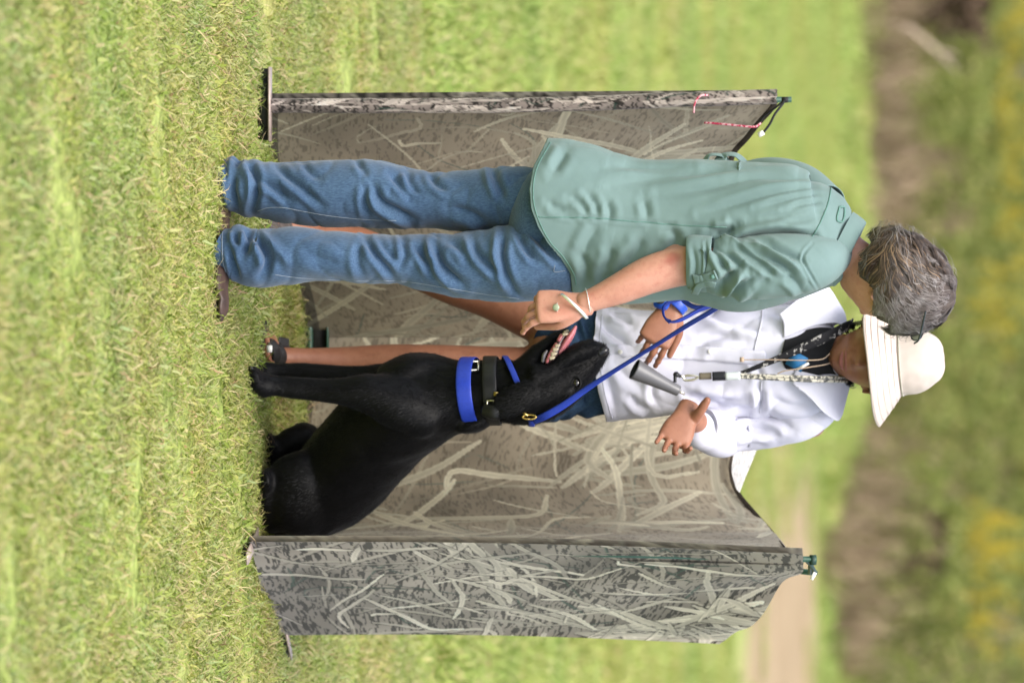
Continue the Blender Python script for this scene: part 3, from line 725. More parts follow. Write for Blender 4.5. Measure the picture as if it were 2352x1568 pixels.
# cords on the left pole
yP = PLb[1] - .04
g = Geo(); tube(g, [W(229, 1802, yP), W(240, 1797, yP - .02), W(262, 1780, yP - .03), (W(285, 1768, yP - .03)), W(304, 1754, yP - .03)], .0028, 40); tube(g, [W(229, 1803, yP), W(246, 1783, yP), W(266, 1756, yP + .02), W(280, 1745, yP + .03)], .0026, 40); tube(g, [W(223, 1803, yP), W(236, 1803, yP)], .008); g.obj('tie_cord', blk_m.m, blind)
g = Geo(); tube(g, [W(304, 1754, yP - .03), W(311, 1742, yP - .03)], .006); g.obj('cord_tip', wht_m.m, blind)
g = Geo(); tube(g, [W(219, 1626, yP), W(219, 1612, yP - .01), W(226, 1602, yP - .012), W(240, 1595, yP - .012), W(259, 1593, yP + .0)], .0024, 40); g.obj('red_cord', red_m.m, blind)
g = Geo(); tube(g, [W(282, 1618, yP + .05), W(285, 1660, yP + .045), W(289, 1700, yP + .045), W(291, 1735, yP + .05), W(283, 1747, yP + .06)], .0026, 40); g.obj('red_cord', red_m.m, blind)
# ------------------------------------------------------------------ black dog
def build_body(name, parent, mat, coarse, fine, vc=.005, vf=.0022, sc=8, sf=4, mod=None):
    g = Geo(); out = []
    if coarse is not None:
        V, F_ = remesh(coarse, vc, sc)
        if mod: V = mod(V, F_)
        g.add(V, F_); out.append((V, F_))
    if fine is not None and fine.n:
        V, F_ = remesh(fine, vf, sf); g.add(V, F_); out.append((V, F_))
    o = g.obj(name, mat.m, parent); return o, out

fur_m = Mat('black_coat', (0.0024, 0.0023, 0.0027, 1), .52, .15)
fur_m.b.inputs['Sheen Weight'].default_value = .05; fur_m.b.inputs['Sheen Roughness'].default_value = .45; fur_m.b.inputs['Sheen Tint'].default_value = (.55, .6, .75, 1)
fur_m.bump(fur_m.tex(140, 3, stretch=(1, 1, .35)), .22, .004); fur_m.bump(fur_m.tex(14, 3), .25, .01)
dog = empty('dog', (W(900, 590, 14.7)[0], 14.72, 0), 'black sitting dog with blue collar looking up open-mouthed', 'dog')
g = Geo()
def L(keys, n=40, ns=32, **k): add_loft(g, keys, n, ns, **k)
# trunk from rump to neck
L([(1172, 645, 14.92, 62, .10), (1160, 690, 14.92, 84, .125), (1112, 765, 14.88, 106, .140), (1040, 830, 14.82, 112, .135), (975, 890, 14.75, 112, .130), (932, 960, 14.68, 108, .118), (912, 1030, 14.65, 88, .095), (900, 1090, 14.64, 76, .080), (896, 1150, 14.63, 74, .074), (900, 1205, 14.62, 70, .068)], 70, 48)
# brisket bulge
L([(868, 900, 14.66, 40, .07), (852, 950, 14.65, 40, .075), (850, 1000, 14.65, 36, .06), (862, 1050, 14.64, 34, .055)])
# near shoulder and front leg
L([(960, 985, 14.60, 52, .05), (930, 920, 14.585, 58, .055), (905, 850, 14.57, 48, .048), (900, 790, 14.565, 34, .037), (895, 730, 14.565, 29, .029), (890, 670, 14.565, 25, .025), (884, 625, 14.56, 25, .026), (876, 596, 14.55, 25, .028)], 60)
L([(892, 604, 14.555, 20, .03), (874, 590, 14.545, 21, .036), (860, 584, 14.54, 15, .034)], round_=.9)
for k in range(4): L([(872, 592, 14.515 + k * .018, 10, .011), (858, 586, 14.513 + k * .019, 11, .011), (850, 582, 14.513 + k * .019, 8, .009)], 10, 12, round_=1)
# far front leg
L([(888, 960, 14.72, 50, .05), (876, 880, 14.735, 44, .045), (866, 800, 14.74, 30, .034), (856, 720, 14.74, 23, .027), (852, 650, 14.74, 21, .025), (850, 605, 14.735, 21, .026)], 50)
L([(862, 606, 14.735, 18, .028), (848, 596, 14.725, 18, .034), (838, 592, 14.72, 12, .03)], round_=.9)
for k in range(4): L([(850, 600, 14.69 + k * .018, 9, .010), (840, 594, 14.69 + k * .018, 9, .010), (834, 591, 14.69 + k * .018, 7, .008)], 10, 12, round_=1)
# near haunch
L([(1195, 740, 14.84, 46, .05), (1172, 705, 14.82, 76, .075), (1135, 688, 14.80, 84, .075), (1095, 694, 14.785, 74, .066), (1066, 705, 14.785, 52, .05), (1052, 712, 14.78, 30, .035)], 50, 40)
L([(1066, 700, 14.77, 38, .045), (1092, 655, 14.775, 42, .042), (1135, 628, 14.785, 30, .034), (1178, 622, 14.80, 25, .03), (1205, 628, 14.82, 24, .03)], 40)
L([(1200, 624, 14.80, 24, .026), (1165, 614, 14.775, 18, .026), (1120, 612, 14.755, 16, .03), (1096, 611, 14.745, 13, .034)], 40, round_=.9)
for k in range(4): L([(1112, 616, 14.715 + k * .02, 10, .011), (1094, 612, 14.713 + k * .02, 12, .011), (1084, 608, 14.713 + k * .02, 9, .009)], 10, 12, round_=1)
# far hind leg: raised knee then shank and paw
L([(1110, 735, 14.98, 55, .07), (1050, 725, 15.0, 50, .06), (1008, 705, 14.99, 38, .05), (990, 690, 14.98, 27, .036)], 40)
L([(1006, 702, 14.98, 37, .045), (1018, 670, 14.97, 38, .038), (1034, 645, 14.965, 28, .032), (1050, 630, 14.96, 24, .028)], 40)
L([(1064, 622, 14.965, 20, .026), (1034, 619, 14.95, 16, .03), (1012, 616, 14.94, 13, .033)], 30, round_=.9)
# skin fold at the back of the neck and rump set
L([(985, 1068, 14.62, 12, .04), (977, 1096, 14.62, 18, .045), (962, 1122, 14.62, 14, .04)], 20, 20)
L([(1190, 640, 14.93, 30, .05), (1226, 632, 14.96, 16, .022), (1248, 622, 15.0, 11, .016), (1262, 612, 15.1, 8, .012)], 30, 20)
# skull and muzzle pointing up
hf = Geo()
def LH(keys, n=40, ns=40, **k): add_loft(hf, keys, n, ns, **k)
LH([(905, 1165, 14.625, 66, .064), (906, 1205, 14.615, 70, .070), (900, 1240, 14.605, 69, .074), (890, 1268, 14.60, 64, .070), (876, 1296, 14.60, 55, .060), (862, 1316, 14.60, 45, .050), (846, 1338, 14.60, 36, .041), (831, 1355, 14.60, 30, .035), (817, 1371, 14.60, 25, .031), (808, 1382, 14.60, 18, .026)], 70, 48, round_=.75)
# upper lip (flews)
LH([(842, 1278, 14.585, 22, .040), (824, 1306, 14.585, 23, .042), (808, 1336, 14.585, 23, .040), (800, 1360, 14.59, 20, .034), (799, 1374, 14.595, 13, .026)], 40, 32, round_=.9)
LH([(806, 1376, 14.597, 15, .022), (806, 1388, 14.597, 9, .018)], 16, 24, round_=.6)
# brow and cheek
LH([(892, 1312, 14.565, 14, .02), (902, 1298, 14.56, 20, .022), (908, 1274, 14.56, 22, .02)], 20, 20)
LH([(866, 1232, 14.552, 30, .022), (862, 1258, 14.556, 26, .022), (848, 1276, 14.56, 18, .018)], 20, 20)
# lower jaw
LH([(868, 1200, 14.605, 44, .052), (838, 1222, 14.60, 32, .046), (812, 1240, 14.60, 24, .038), (792, 1258, 14.60, 16, .032), (776, 1276, 14.60, 11, .027), (764, 1294, 14.60, 9, .022)], 50, 40, round_=.8)
# ear
LH([(886, 1246, 14.55, 12, .014), (896, 1226, 14.538, 26, .013), (912, 1196, 14.534, 34, .011), (930, 1162, 14.538, 33, .010), (944, 1138, 14.545, 20, .009), (950, 1128, 14.55, 8, .007)], 40, 40, round_=.8)
def dogmod(V, F_):
    N = vnormals(V, F_); return V + N * (.004 * nz(V, 9, 1) + .0022 * nz(V, (28, 28, 16), 2))[:, None]
dbody, parts = build_body('body', dog, fur_m, g, hf, .006, .003, 12, 5, dogmod)
# short coat along the outline
Vd = np.concatenate([p[0] for p in parts]); Nd = np.concatenate([vnormals(*p) for p in parts])
ii = RNG.choice(len(Vd), 80000); b0 = Vd[ii] + RNG.normal(0, .0015, (len(ii), 3)); n0 = Nd[ii]
flow = unit(np.array((.25, 0, -1.0)) + RNG.normal(0, .25, (len(ii), 3))); flow = unit(flow - (flow * n0).sum(1)[:, None] * n0)
tip = b0 + (n0 * .26 + flow) * RNG.uniform(.006, .012, len(ii))[:, None]; sd = np.cross(unit(tip - b0), n0) * .0008
g = Geo(); g.add(np.stack([b0 - sd - n0 * .001, b0 + sd - n0 * .001, tip], 1).reshape(-1, 3), np.arange(3 * len(ii)).reshape(-1, 3)); tag(g.obj('coat', fur_m.m, dog), kind='stuff')
# mouth
tong_m = plain('tongue', (0.46, 0.15, 0.17, 1), .35, .5, .1, 60); tong_m.b.inputs['Subsurface Weight'].default_value = .1
gum_m = plain('dark_gum', (0.055, 0.030, 0.034, 1), .25, .6, .4, 90); gumpk_m = plain('pink_gum', (0.36, 0.10, 0.11, 1), .3, .5, .2, 60)
tooth_m = plain('tooth', (0.42, 0.35, 0.24, 1), .3, .5, .1, 60)
wet_m = plain('wet_lip', (0.10, 0.09, 0.10, 1), .12, .9, .5, 60)
g = Geo(); add_loft(g, [(826, 1272, 14.585, 10, .020), (806, 1288, 14.58, 10, .023), (784, 1302, 14.575, 9, .022), (766, 1314, 14.575, 7, .017), (753, 1321, 14.577, 4, .009)], 40, 24, round_=.9); g.obj('tongue', tong_m.m, dog)
g = Geo(); add_loft(g, [(832, 1258, 14.568, 10, .014), (812, 1272, 14.562, 12, .014), (788, 1284, 14.565, 8, .012), (770, 1296, 14.57, 6, .012)], 30, 20); g.obj('inner_mouth', gum_m.m, dog)
g = Geo(); add_loft(g, [(830, 1256, 14.549, 4, .006), (812, 1264, 14.547, 4, .006), (790, 1277, 14.551, 4, .005)], 20, 12); add_loft(g, [(782, 1283, 14.557, 5, .006), (770, 1290, 14.561, 5, .006)], 20, 12); g.obj('gum', gumpk_m.m, dog)
g = Geo(); add_loft(g, [(829, 1247, 14.552, 5, .006), (815, 1250, 14.548, 5, .006), (806, 1256, 14.548, 3, .005)], 20, 12); g.obj('lip', wet_m.m, dog)
for (h, v, w, ln, yy_) in [(822, 1268, 5, 12, 14.545), (813, 1272, 5.5, 14, 14.543), (803, 1276, 5, 12, 14.544), (794, 1281, 4, 10, 14.546), (768, 1298, 4, 13, 14.556), (763, 1301, 3.5, 11, 14.575), (760, 1302, 3, 9, 14.59)]:
    g = Geo(); add_loft(g, [(h, v - 4, yy_, w, .005), (h - 1, v + ln * .25, yy_, w * .75, .004), (h - 2, v + ln * .5, yy_, w * .3, .002)], 10, 10); g.obj('tooth', tooth_m.m, dog)
nose_m = Mat('nose_leather', (0.006, 0.006, 0.007, 1), .3, .5); nose_m.bump(nose_m.tex(220, 2), .3, .002)
g = Geo(); add_loft(g, [(808, 1378, 14.588, 15, .022), (805, 1388, 14.588, 12, .020), (804, 1393, 14.59, 6, .012)], 20, 24); g.obj('nose', nose_m.m, dog)
eye_m = Mat('dog_eye', (0.010, 0.006, 0.004, 1), .05, 1.0)
r_ = hit(bvh(*parts[1]), 879, 1323, .0)
pe = r_[0]; g = Geo(); ellipsoid(g, pe + (0, .004, 0), np.eye(3) * .0105); g.obj('eye', eye_m.m, dog)
g = Geo(); th = np.linspace(0, 2 * math.pi, 17); q = np.stack([np.cos(th) * .0125, np.full(17, -.003), np.sin(th) * .010], 1) + pe; tube(g, q, .0028, 40, 6); g.obj('eyelid', fur_m.m, dog)
for (h, v, y) in [(849, 580, 14.515), (848, 579, 14.535), (850, 579, 14.552)]:
    g = Geo(); tube(g, [W(h, v, y), W(h - 5, v - 3, y - .004), W(h - 8, v - 8, y - .006)], [.0035, .003, .001], 10, 8); g.obj('claw', nose_m.m, dog)
# collars: rings fitted round the neck
blue_m = plain('blue_webbing', (0.016, 0.045, 0.40, 1), .45, .45, .1, 150)
blkleather_m = plain('black_webbing', (0.006, 0.006, 0.007, 1), .45, .4, .2, 80)
brass_m = plain('brass', (0.70, 0.50, 0.17, 1), .3, .5, .1, 60, Metallic=1.0); nickel_m = plain('nickel_buckle', (0.72, 0.68, 0.58, 1), .28, .5, .08, 60, Metallic=1.0)
def neck_ring(name, parent, hv, yc, wpx, dep, wid, mat, thick=.004, tilt=(0, 0)):
    c = W(hv[0], hv[1], yc); a = px(wpx, yc); th = np.linspace(0, 2 * math.pi, 49)
    P = np.stack([c[0] + a * np.cos(th), c[1] + dep * np.sin(th), c[2] + tilt[0] * np.cos(th) + tilt[1] * np.sin(th)], 1)
    N = np.stack([np.cos(th) / a, np.sin(th) / dep, np.zeros(49)], 1)
    g = Geo(); strap(g, P, unit(N), wid, thick, 120, prof=12); return g.obj(name, mat.m, parent)
neck_ring('blue_collar', dog, (899, 1083), 14.635, 78, .092, .034, blue_m, .005, (.006, .010))
neck_ring('electronic_collar', dog, (897, 1131), 14.63, 78, .084, .032, blkleather_m, .005, (.004, .0))
neck_ring('slip_collar', dog, (898, 1190), 14.62, 80, .080, .013, blue_m, .004, (.030, -.012))
# buckles
tree_d = bvh(Vd, np.concatenate([parts[0][1], parts[1][1] + len(parts[0][0])]))
def frame_buckle(c, w, h, mat, parent, yaw=0.0, r=.0025, name='buckle', tongue_=True):
    M = np.array(Matrix.Rotation(yaw, 3, 'Z')); g = Geo()
    q = [(-w, -h), (w, -h), (w, h), (-w, h)]
    for k in range(4):
        a = np.array((q[k][0], 0, q[k][1])); b = np.array((q[(k + 1) % 4][0], 0, q[(k + 1) % 4][1])); tube(g, [M @ a + c, M @ b + c], r, ns=8)
    if tongue_: tube(g, [M @ np.array((-w, -.002, 0)) + c, M @ np.array((w * 1.05, -.004, 0)) + c], r * .7, ns=8)
    return g.obj(name, mat.m, parent)
frame_buckle(W(840, 1078, 14.585), px(15, 14.6), px(21, 14.6), nickel_m, dog, -.85, .0028)
frame_buckle(W(930, 1134, 14.545), px(12, 14.6), px(15, 14.6), nickel_m, dog, .5, .002)
g = Geo(); box(g, W(905, 1139, 14.543), (.010, .004, .010)); g.obj('stud', brass_m.m, dog)
g = Geo(); add_loft(g, [(940, 1112, 14.55, 16, .010), (945, 1135, 14.545, 19, .014), (943, 1158, 14.55, 15, .010)], 20, 20, round_=.4); g.obj('receiver_box', blkleather_m.m, dog)
# ------------------------------------------------------------------ leash
leash = empty('leash', W(964, 1224, 14.6) , 'thin blue leash stretched from the dog to the green shirt', 'leash')
pts = [W(966, 1226, 14.57), W(955, 1252, 14.54), W(932, 1292, 14.525), W(890, 1352, 14.50), W(846, 1420, 14.45), W(790, 1510, 14.36), W(745, 1582, 14.27), W(712, 1638, 14.20), W(690, 1668, 14.16)]
g = Geo(); strap(g, pts, (.2, -1, .1), [.017, .017, .016, .013, .010, .009, .011, .011, .011], .0045, 120); g.obj('strap', blue_m.m, leash)
g = Geo(); strap(g, [W(700, 1640, 14.16), W(712, 1606, 14.15), W(735, 1562, 14.14), W(739, 1540, 14.145), W(728, 1526, 14.155), W(708, 1524, 14.165), W(694, 1536, 14.17), W(686, 1562, 14.175), W(676, 1600, 14.18)], [(.3, -.4, .9)] * 9, .011, .0045, 120)
strap(g, [W(702, 1636, 14.2), W(706, 1600, 14.21), W(694, 1575, 14.22), W(676, 1560, 14.22)], (.5, -.8, .3), .011, .0045, 60); g.obj('handle_loop', blue_m.m, leash)
g = Geo(); c0 = W(957, 1216, 14.555); tube(g, [c0 + np.array((.005 * math.cos(t), -.002, .015 * math.sin(t))) for t in np.linspace(0, 6.28, 13)], .0024, 40, 8); tube(g, [W(944, 1200, 14.55), W(950, 1206, 14.548), W(954, 1212, 14.55)], .003, ns=8); g.obj('clasp', brass_m.m, leash)
# ------------------------------------------------------------------ people: helpers
def Z(x0, y0, s):                      # picture coords of a point read off an enlarged crop
    return lambda zx, zy: ((y0 + zy / s) * .57422, (x0 + zx / s) * .57422)
Z1 = Z(2600, 800, 1.568); Z2 = Z(2000, 1000, 1.742); Z3 = Z(950, 1250, 1.5174); Z4 = Z(800, 550, 1.568); Z5 = Z(2000, 500, 1.568)
def skinmat(name, a, b, c, rough=.5):
    m = Mat(name, a, rough, .4); col = m.ramp(m.tex(26, 5), [(.3, a), (.55, b), (.75, c)])
    sp = m.ramp(m.tex(150, 2), [(.62, (1, 1, 1)), (.74, (.78, .70, .66))]); col = m.mix(.6, col, m.mix(1.0, col, sp, 'MULTIPLY'))
    m.col(col); m.b.inputs['Subsurface Weight'].default_value = .12; m.b.inputs['Subsurface Radius'].default_value = (.012, .005, .003); m.b.inputs['Subsurface Scale'].default_value = .5
    m.bump(m.tex(220, 3), .12, .002); return m
def flush(m, p, r_, col, k=.7):
    gp = m.n.new('ShaderNodeNewGeometry'); dn = m.n.new('ShaderNodeVectorMath'); dn.operation = 'DISTANCE'; m.l.new(gp.outputs['Position'], dn.inputs[0]); dn.inputs[1].default_value = tuple(p)
    mr = m.n.new('ShaderNodeMapRange'); mr.interpolation_type = 'SMOOTHSTEP'; m.l.new(dn.outputs['Value'], mr.inputs[0]); mr.inputs[1].default_value = r_; mr.inputs[2].default_value = r_ * .3; mr.inputs[3].default_value = 0; mr.inputs[4].default_value = k
    m.col(m.mix(mr.outputs[0], m.b.inputs['Base Color'].links[0].from_socket, col))
def cloth(name, a, b, scale=18, rough=.9, weave=1400, bump=.12, sheen=.15):
    m = Mat(name, a, rough, .15); m.b.inputs['Sheen Weight'].default_value = sheen
    m.col(m.ramp(m.tex(scale, 5), [(.3, a), (.7, b)])); m.bump(m.tex(weave, 2), .1, .001); m.bump(m.tex(45, 4), bump, .004); return m
def hand(g, wrist, xd, zd, size=1.0, curl=(.3, .35, .4, .45), thumb=((.55, .8, -.25), (.8, .45, -.3)), spread=.06, left=False, flat=1.0, tl=1.0, tw=1.0):
    """palm, four fingers and a thumb; xd: wrist to knuckles, zd: out of the back of the hand; thumb lies towards +y"""
    xd = unit(xd); zd = unit(np.asarray(zd, float) - xd * (np.asarray(zd, float) @ xd)); yd = np.cross(zd, xd)
    if left: yd = -yd
    M = np.stack([xd, yd, zd], 1) * size; w = np.asarray(wrist, float)
    T = lambda p: w + M @ np.asarray(p, float)
    def chain(pts, rad, n=26, ns=14):
        K = np.array([[*T(p), r_ * size, r_ * size * .95, 2.0] for p, r_ in zip(pts, rad)])
        V = capped(loft(K, n, ns, ref=zd, picture=False), .9); g.add(V.reshape(-1, 3), grid_faces(len(V), ns))
    # palm
    K = np.array([[*T((-.02, 0, 0)), .026 * size, .019 * size, 2.2], [*T((.02, .001, -.001)), .031 * size, .017 * size * flat, 2.4], [*T((.055, 0, 0)), .039 * size, .014 * size * flat, 2.6], [*T((.088, -.001, .001)), .040 * size, .0115 * size * flat, 2.6]])
    V = capped(loft(K, 30, 32, ref=zd, picture=False), .35); g.add(V.reshape(-1, 3), grid_faces(len(V), 32))
    for k, (by, ln, r_) in enumerate(((.029, .070, .0088), (.0095, .078, .0090), (-.0105, .072, .0086), (-.030, .056, .0076))):
        a = 0.0; p = np.array((.084 - abs(k - 1) * .004, by, .001)); sp = spread * (1.2 - k * .8); r_ *= .93; pts = [p - np.array((.02, 0, 0)), p]; rad = [r_ * .9, r_]
        for fr, bend, rr in ((.44, 1.0, 1.0), (.31, 1.15, .95), (.25, .8, .82)):
            a += curl[k] * bend; d = np.array((math.cos(a) * math.cos(sp), math.sin(sp), -math.sin(a))); pts.append(p + d * ln * fr * .5); rad.append(r_ * rr * .9); p = p + d * ln * fr; pts.append(p); rad.append(r_ * rr * 1.02)
        chain(pts, rad)
    d1, d2 = unit(thumb[0]), unit(thumb[1]); p0 = np.array((.012, .020, -.006)); p1 = p0 + d1 * .042 * tl; p2 = p1 + d2 * .034 * tl; p3 = p2 + d2 * .024 * tl
    chain([p0 - d1 * .008, p0, p1, p2, p3], [q * tw for q in (.012, .0145, .0105, .0098, .0078)])
def head_geo(g, c, fwd, up, s=1.0, hair=False):
    """skull, face, ears; c centre, fwd where the face looks"""
    f = unit(fwd); u = unit(np.asarray(up, float) - f * (np.asarray(up, float) @ f)); r = np.cross(f, u)
    nu, nv = 120, 90
    a = np.linspace(0, 2 * math.pi, nu, endpoint=False); b = np.linspace(-math.pi / 2, math.pi / 2, nv)
    D = np.stack([np.cos(b)[:, None] * np.sin(a)[None], np.cos(b)[:, None] * np.cos(a)[None], np.repeat(np.sin(b)[:, None], nu, 1)], -1)
    x, y, z = D[..., 0] * .074, D[..., 1] * .094, D[..., 2] * .115
    low = np.clip(-z / .115, 0, 1); x = x * (1 - .30 * low ** 1.6); y = np.where(y < 0, y * (1 - .35 * low), y * (1 - .10 * low ** 2))
    y = y + .010 * low
    fr = sm(.0, .05, y)
    e = lambda cx_, cz_, sx_, sz_: np.exp(-((x - cx_) / sx_) ** 2 - ((z - cz_) / sz_) ** 2) * fr
    y = y + .008 * e(0, .012, .010, .030) + .021 * e(0, -.022, .013, .014) + .006 * e(0, -.010, .009, .02)
    y = y - .011 * (e(-.031, .012, .017, .011) + e(.031, .012, .017, .011)) + .005 * (e(-.03, .034, .022, .008) + e(.03, .034, .022, .008))
    y = y + .005 * e(0, -.050, .022, .007) + .006 * e(0, -.065, .018, .007) - .006 * e(0, -.0575, .026, .003) + .010 * e(0, -.092, .022, .016)
    y = y + .005 * (e(-.045, -.025, .018, .02) + e(.045, -.025, .018, .02)) - .004 * (e(-.022, -.042, .006, .012) + e(.022, -.042, .006, .012))
    P = np.stack([x, y, z], -1) * s
    V = np.asarray(c, float) + P[..., :1] * r + P[..., 1:2] * f + P[..., 2:] * u
    g.add(V.reshape(-1, 3), grid_faces(nv, nu))
    for sg in (-1, 1):                      # ears: rim, lobe and bowl
        cc = np.asarray(c, float) + (r * sg * .074 + f * -.008 + u * -.012) * s
        ax = np.stack([(r * sg * .35 - f * .3 + u * 0) * .028 * s, f * .017 * s - r * sg * .004, (u * .031 - f * .006) * s]); ellipsoid(g, cc, ax, 20, 14)
        rim = [cc + (r * sg * .012 + f * (.013 * math.cos(t) - .004) + u * (.029 * math.sin(t))) * s for t in np.linspace(-1.2, math.pi + .4, 9)]
        tube(g, rim, .0042 * s, 40, 8)
    return r, f, u
def bits(name, g, mat, parent): return g.obj(name, mat.m, parent)

# ------------------------------------------------------------------ person in the green shirt
skinA = skinmat('fair_freckled_skin', (0.39, 0.175, 0.122, 1), (0.47, 0.235, 0.170, 1), (0.40, 0.160, 0.115, 1))
denim = Mat('blue_denim', rough=.9, spec=.12); denim.b.inputs['Sheen Weight'].default_value = .2
_c1 = denim.ramp(denim.tex(5, 5), [(.3, (0.040, 0.078, 0.146)), (.7, (0.068, 0.122, 0.208))]); _c2 = denim.ramp(denim.tex(420, 2, stretch=(1, 1, .25)), [(.35, (.72, .74, .78)), (.65, (1.25, 1.22, 1.18))])
denim.col(denim.mix(1.0, _c1, _c2, 'MULTIPLY')); denim.bump(denim.tex(600, 2), .15, .001); denim.bump(denim.tex(38, 4), .18, .004)
greenm = cloth('sage_green_cotton', (0.122, 0.187, 0.184, 1), (0.148, 0.220, 0.216, 1), 9, .85, 1400, .14, .12)
stitch_m = plain('thread', (0.20, 0.24, 0.29, 1), .8, .2); greenst_m = plain('green_seam', (0.11, 0.21, 0.185, 1), .9, .1)
shoe_m = plain('brown_leather_shoe', (0.050, 0.030, 0.024, 1), .5, .4, .3, 40)
pA = empty('person', (W(500, 500, 14.02)[0], 14.02, 0), 'person in sage green shirt and jeans leaning towards the dog', 'person')
YA = 14.0
# body under the clothes
cb = Geo(); fn = Geo()
def LB(keys, n=40, ns=32, gg=None, **k): add_loft(gg or cb, keys, n, ns, **k)
LB([(505, 1235, YA + .03, 50, .045), (505, 1310, YA + .04, 108, .075), (515, 1420, YA + .04, 128, .10), (525, 1560, YA + .04, 120, .095), (535, 1720, YA + .04, 135, .10), (535, 1830, YA + .03, 120, .085), (555, 1900, YA + .02, 70, .06), (585, 1945, YA + .01, 52, .052), (614, 1985, YA, 50, .05), (640, 2030, YA, 50, .05)], 60, 40)
for (l, y) in (([(440, 510), (443, 600), (444, 800), (458, 980), (460, 1150), (470, 1260)], YA + .08), ([(580, 510), (590, 600), (592, 760), (600, 950), (606, 1100), (590, 1250)], YA - .04)):
    LB([(h, v, y, wd, dd) for (h, v), wd, dd in zip(l, (28, 30, 34, 30, 34, 36), (.030, .034, .040, .038, .042, .042))], 40)
for (h, v, y) in ((452, 508, YA + .08), (600, 504, YA - .03)): LB([(h - 35, v - 2, y + .02, 14, .035), (h + 20, v - 2, y, 15, .038), (h + 70, v - 5, y - .02, 9, .032)], 20)
# far arm, bent across to hold the leash
LB([(440, 1850, YA + .16, 38, .04), (430, 1740, YA + .22, 36, .036), (470, 1650, YA + .25, 32, .034), (530, 1640, YA + .22, 28, .030), (572, 1650, YA + .19, 24, .026)], 50)
# near arm to the wrist
LB([(575, 1880, YA - .06, 44, .044), (608, 1780, YA - .11, 44, .042), (612, 1660, YA - .125, 42, .04), (610, 1590, YA - .13, 45, .042), (613, 1555, YA - .13, 46, .042), (632, 1490, YA - .14, 44, .039), (662, 1425, YA - .15, 37, .034), (684, 1372, YA - .155, 29, .029), (698, 1335, YA - .16, 25, .024)], 70, 36)
LB([(578, 1572, YA - .10, 14, .02), (572, 1552, YA - .10, 13, .02), (582, 1530, YA - .105, 12, .02)], 20, 16)
# near hand hanging, fingers curled, seen from the back
hand(fn, W(699, 1334, YA - .16), W(706, 1240, YA - .165) - W(699, 1334, YA - .16), (-.45, -.8, .12), .98, (.40, .52, .62, .70), ((.88, .34, -.42), (.92, -.25, -.45)), .06, left=False)
# leash hand
hand(fn, W(572, 1650, YA + .19), (1, -.1, .05), (0, -.4, 1), .95, (.9, .95, 1.0, 1.0), left=True)
# head: looks down and away to the right
hcA = W(645, 2050, YA - .005); fA, uA = np.array((.66, .62, -.42)), np.array((.36, .1, .92))
hr, hf_, hu = head_geo(fn, hcA, fA, uA, .98)
LB([(588, 1950, YA + .01, 50, .05), (615, 1990, YA, 48, .05), (640, 2030, YA, 46, .05)], 30, 36, gg=fn)
flush(skinA, W(588, 1545, YA - .175), .026, (.34, .085, .065, 1)); flush(skinA, W(706, 1300, YA - .19), .03, (.40, .15, .10, 1), .5)
bodyA, _pa = build_body('body', pA, skinA, cb, fn, .005, .0024, 8, 3)
# jeans: two legs and seat
def leg_rings(rows, y, dep, n=230, ns=120):
    return loft([(h, v, y(v), w, d) for (h, v, w), d in zip(rows, dep)], n, ns)
A_rows = [(416, 497, 55), (420, 520, 58), (427, 547, 62), (431, 572, 68), (435, 600, 67), (442, 660, 72), (443, 730, 77), (444, 800, 80), (446, 862, 80), (453, 920, 72), (460, 990, 66), (462, 1082, 74), (458, 1155, 78), (468, 1230, 86), (485, 1300, 95)]
B_rows = [(566, 497, 45), (576, 520, 56), (581, 548, 63), (592, 575, 66), (596, 590, 67), (593, 624, 68), (588, 680, 66), (588, 752, 58), (595, 844, 60), (596, 917, 58), (603, 972, 66), (609, 1045, 73), (609, 1110, 82), (607, 1170, 90), (600, 1240, 90), (584, 1310, 84), (570, 1370, 70)]
def densify(V, F_, seed, amp=.004):
    N = vnormals(V, F_); return V + N * (amp * nz(V, (7, 7, 10), seed) + amp * .5 * nz(V, (18, 18, 26), seed + 1) - amp * .9 * ridged(V, (9, 9, 16), seed + 2, 4))[:, None]
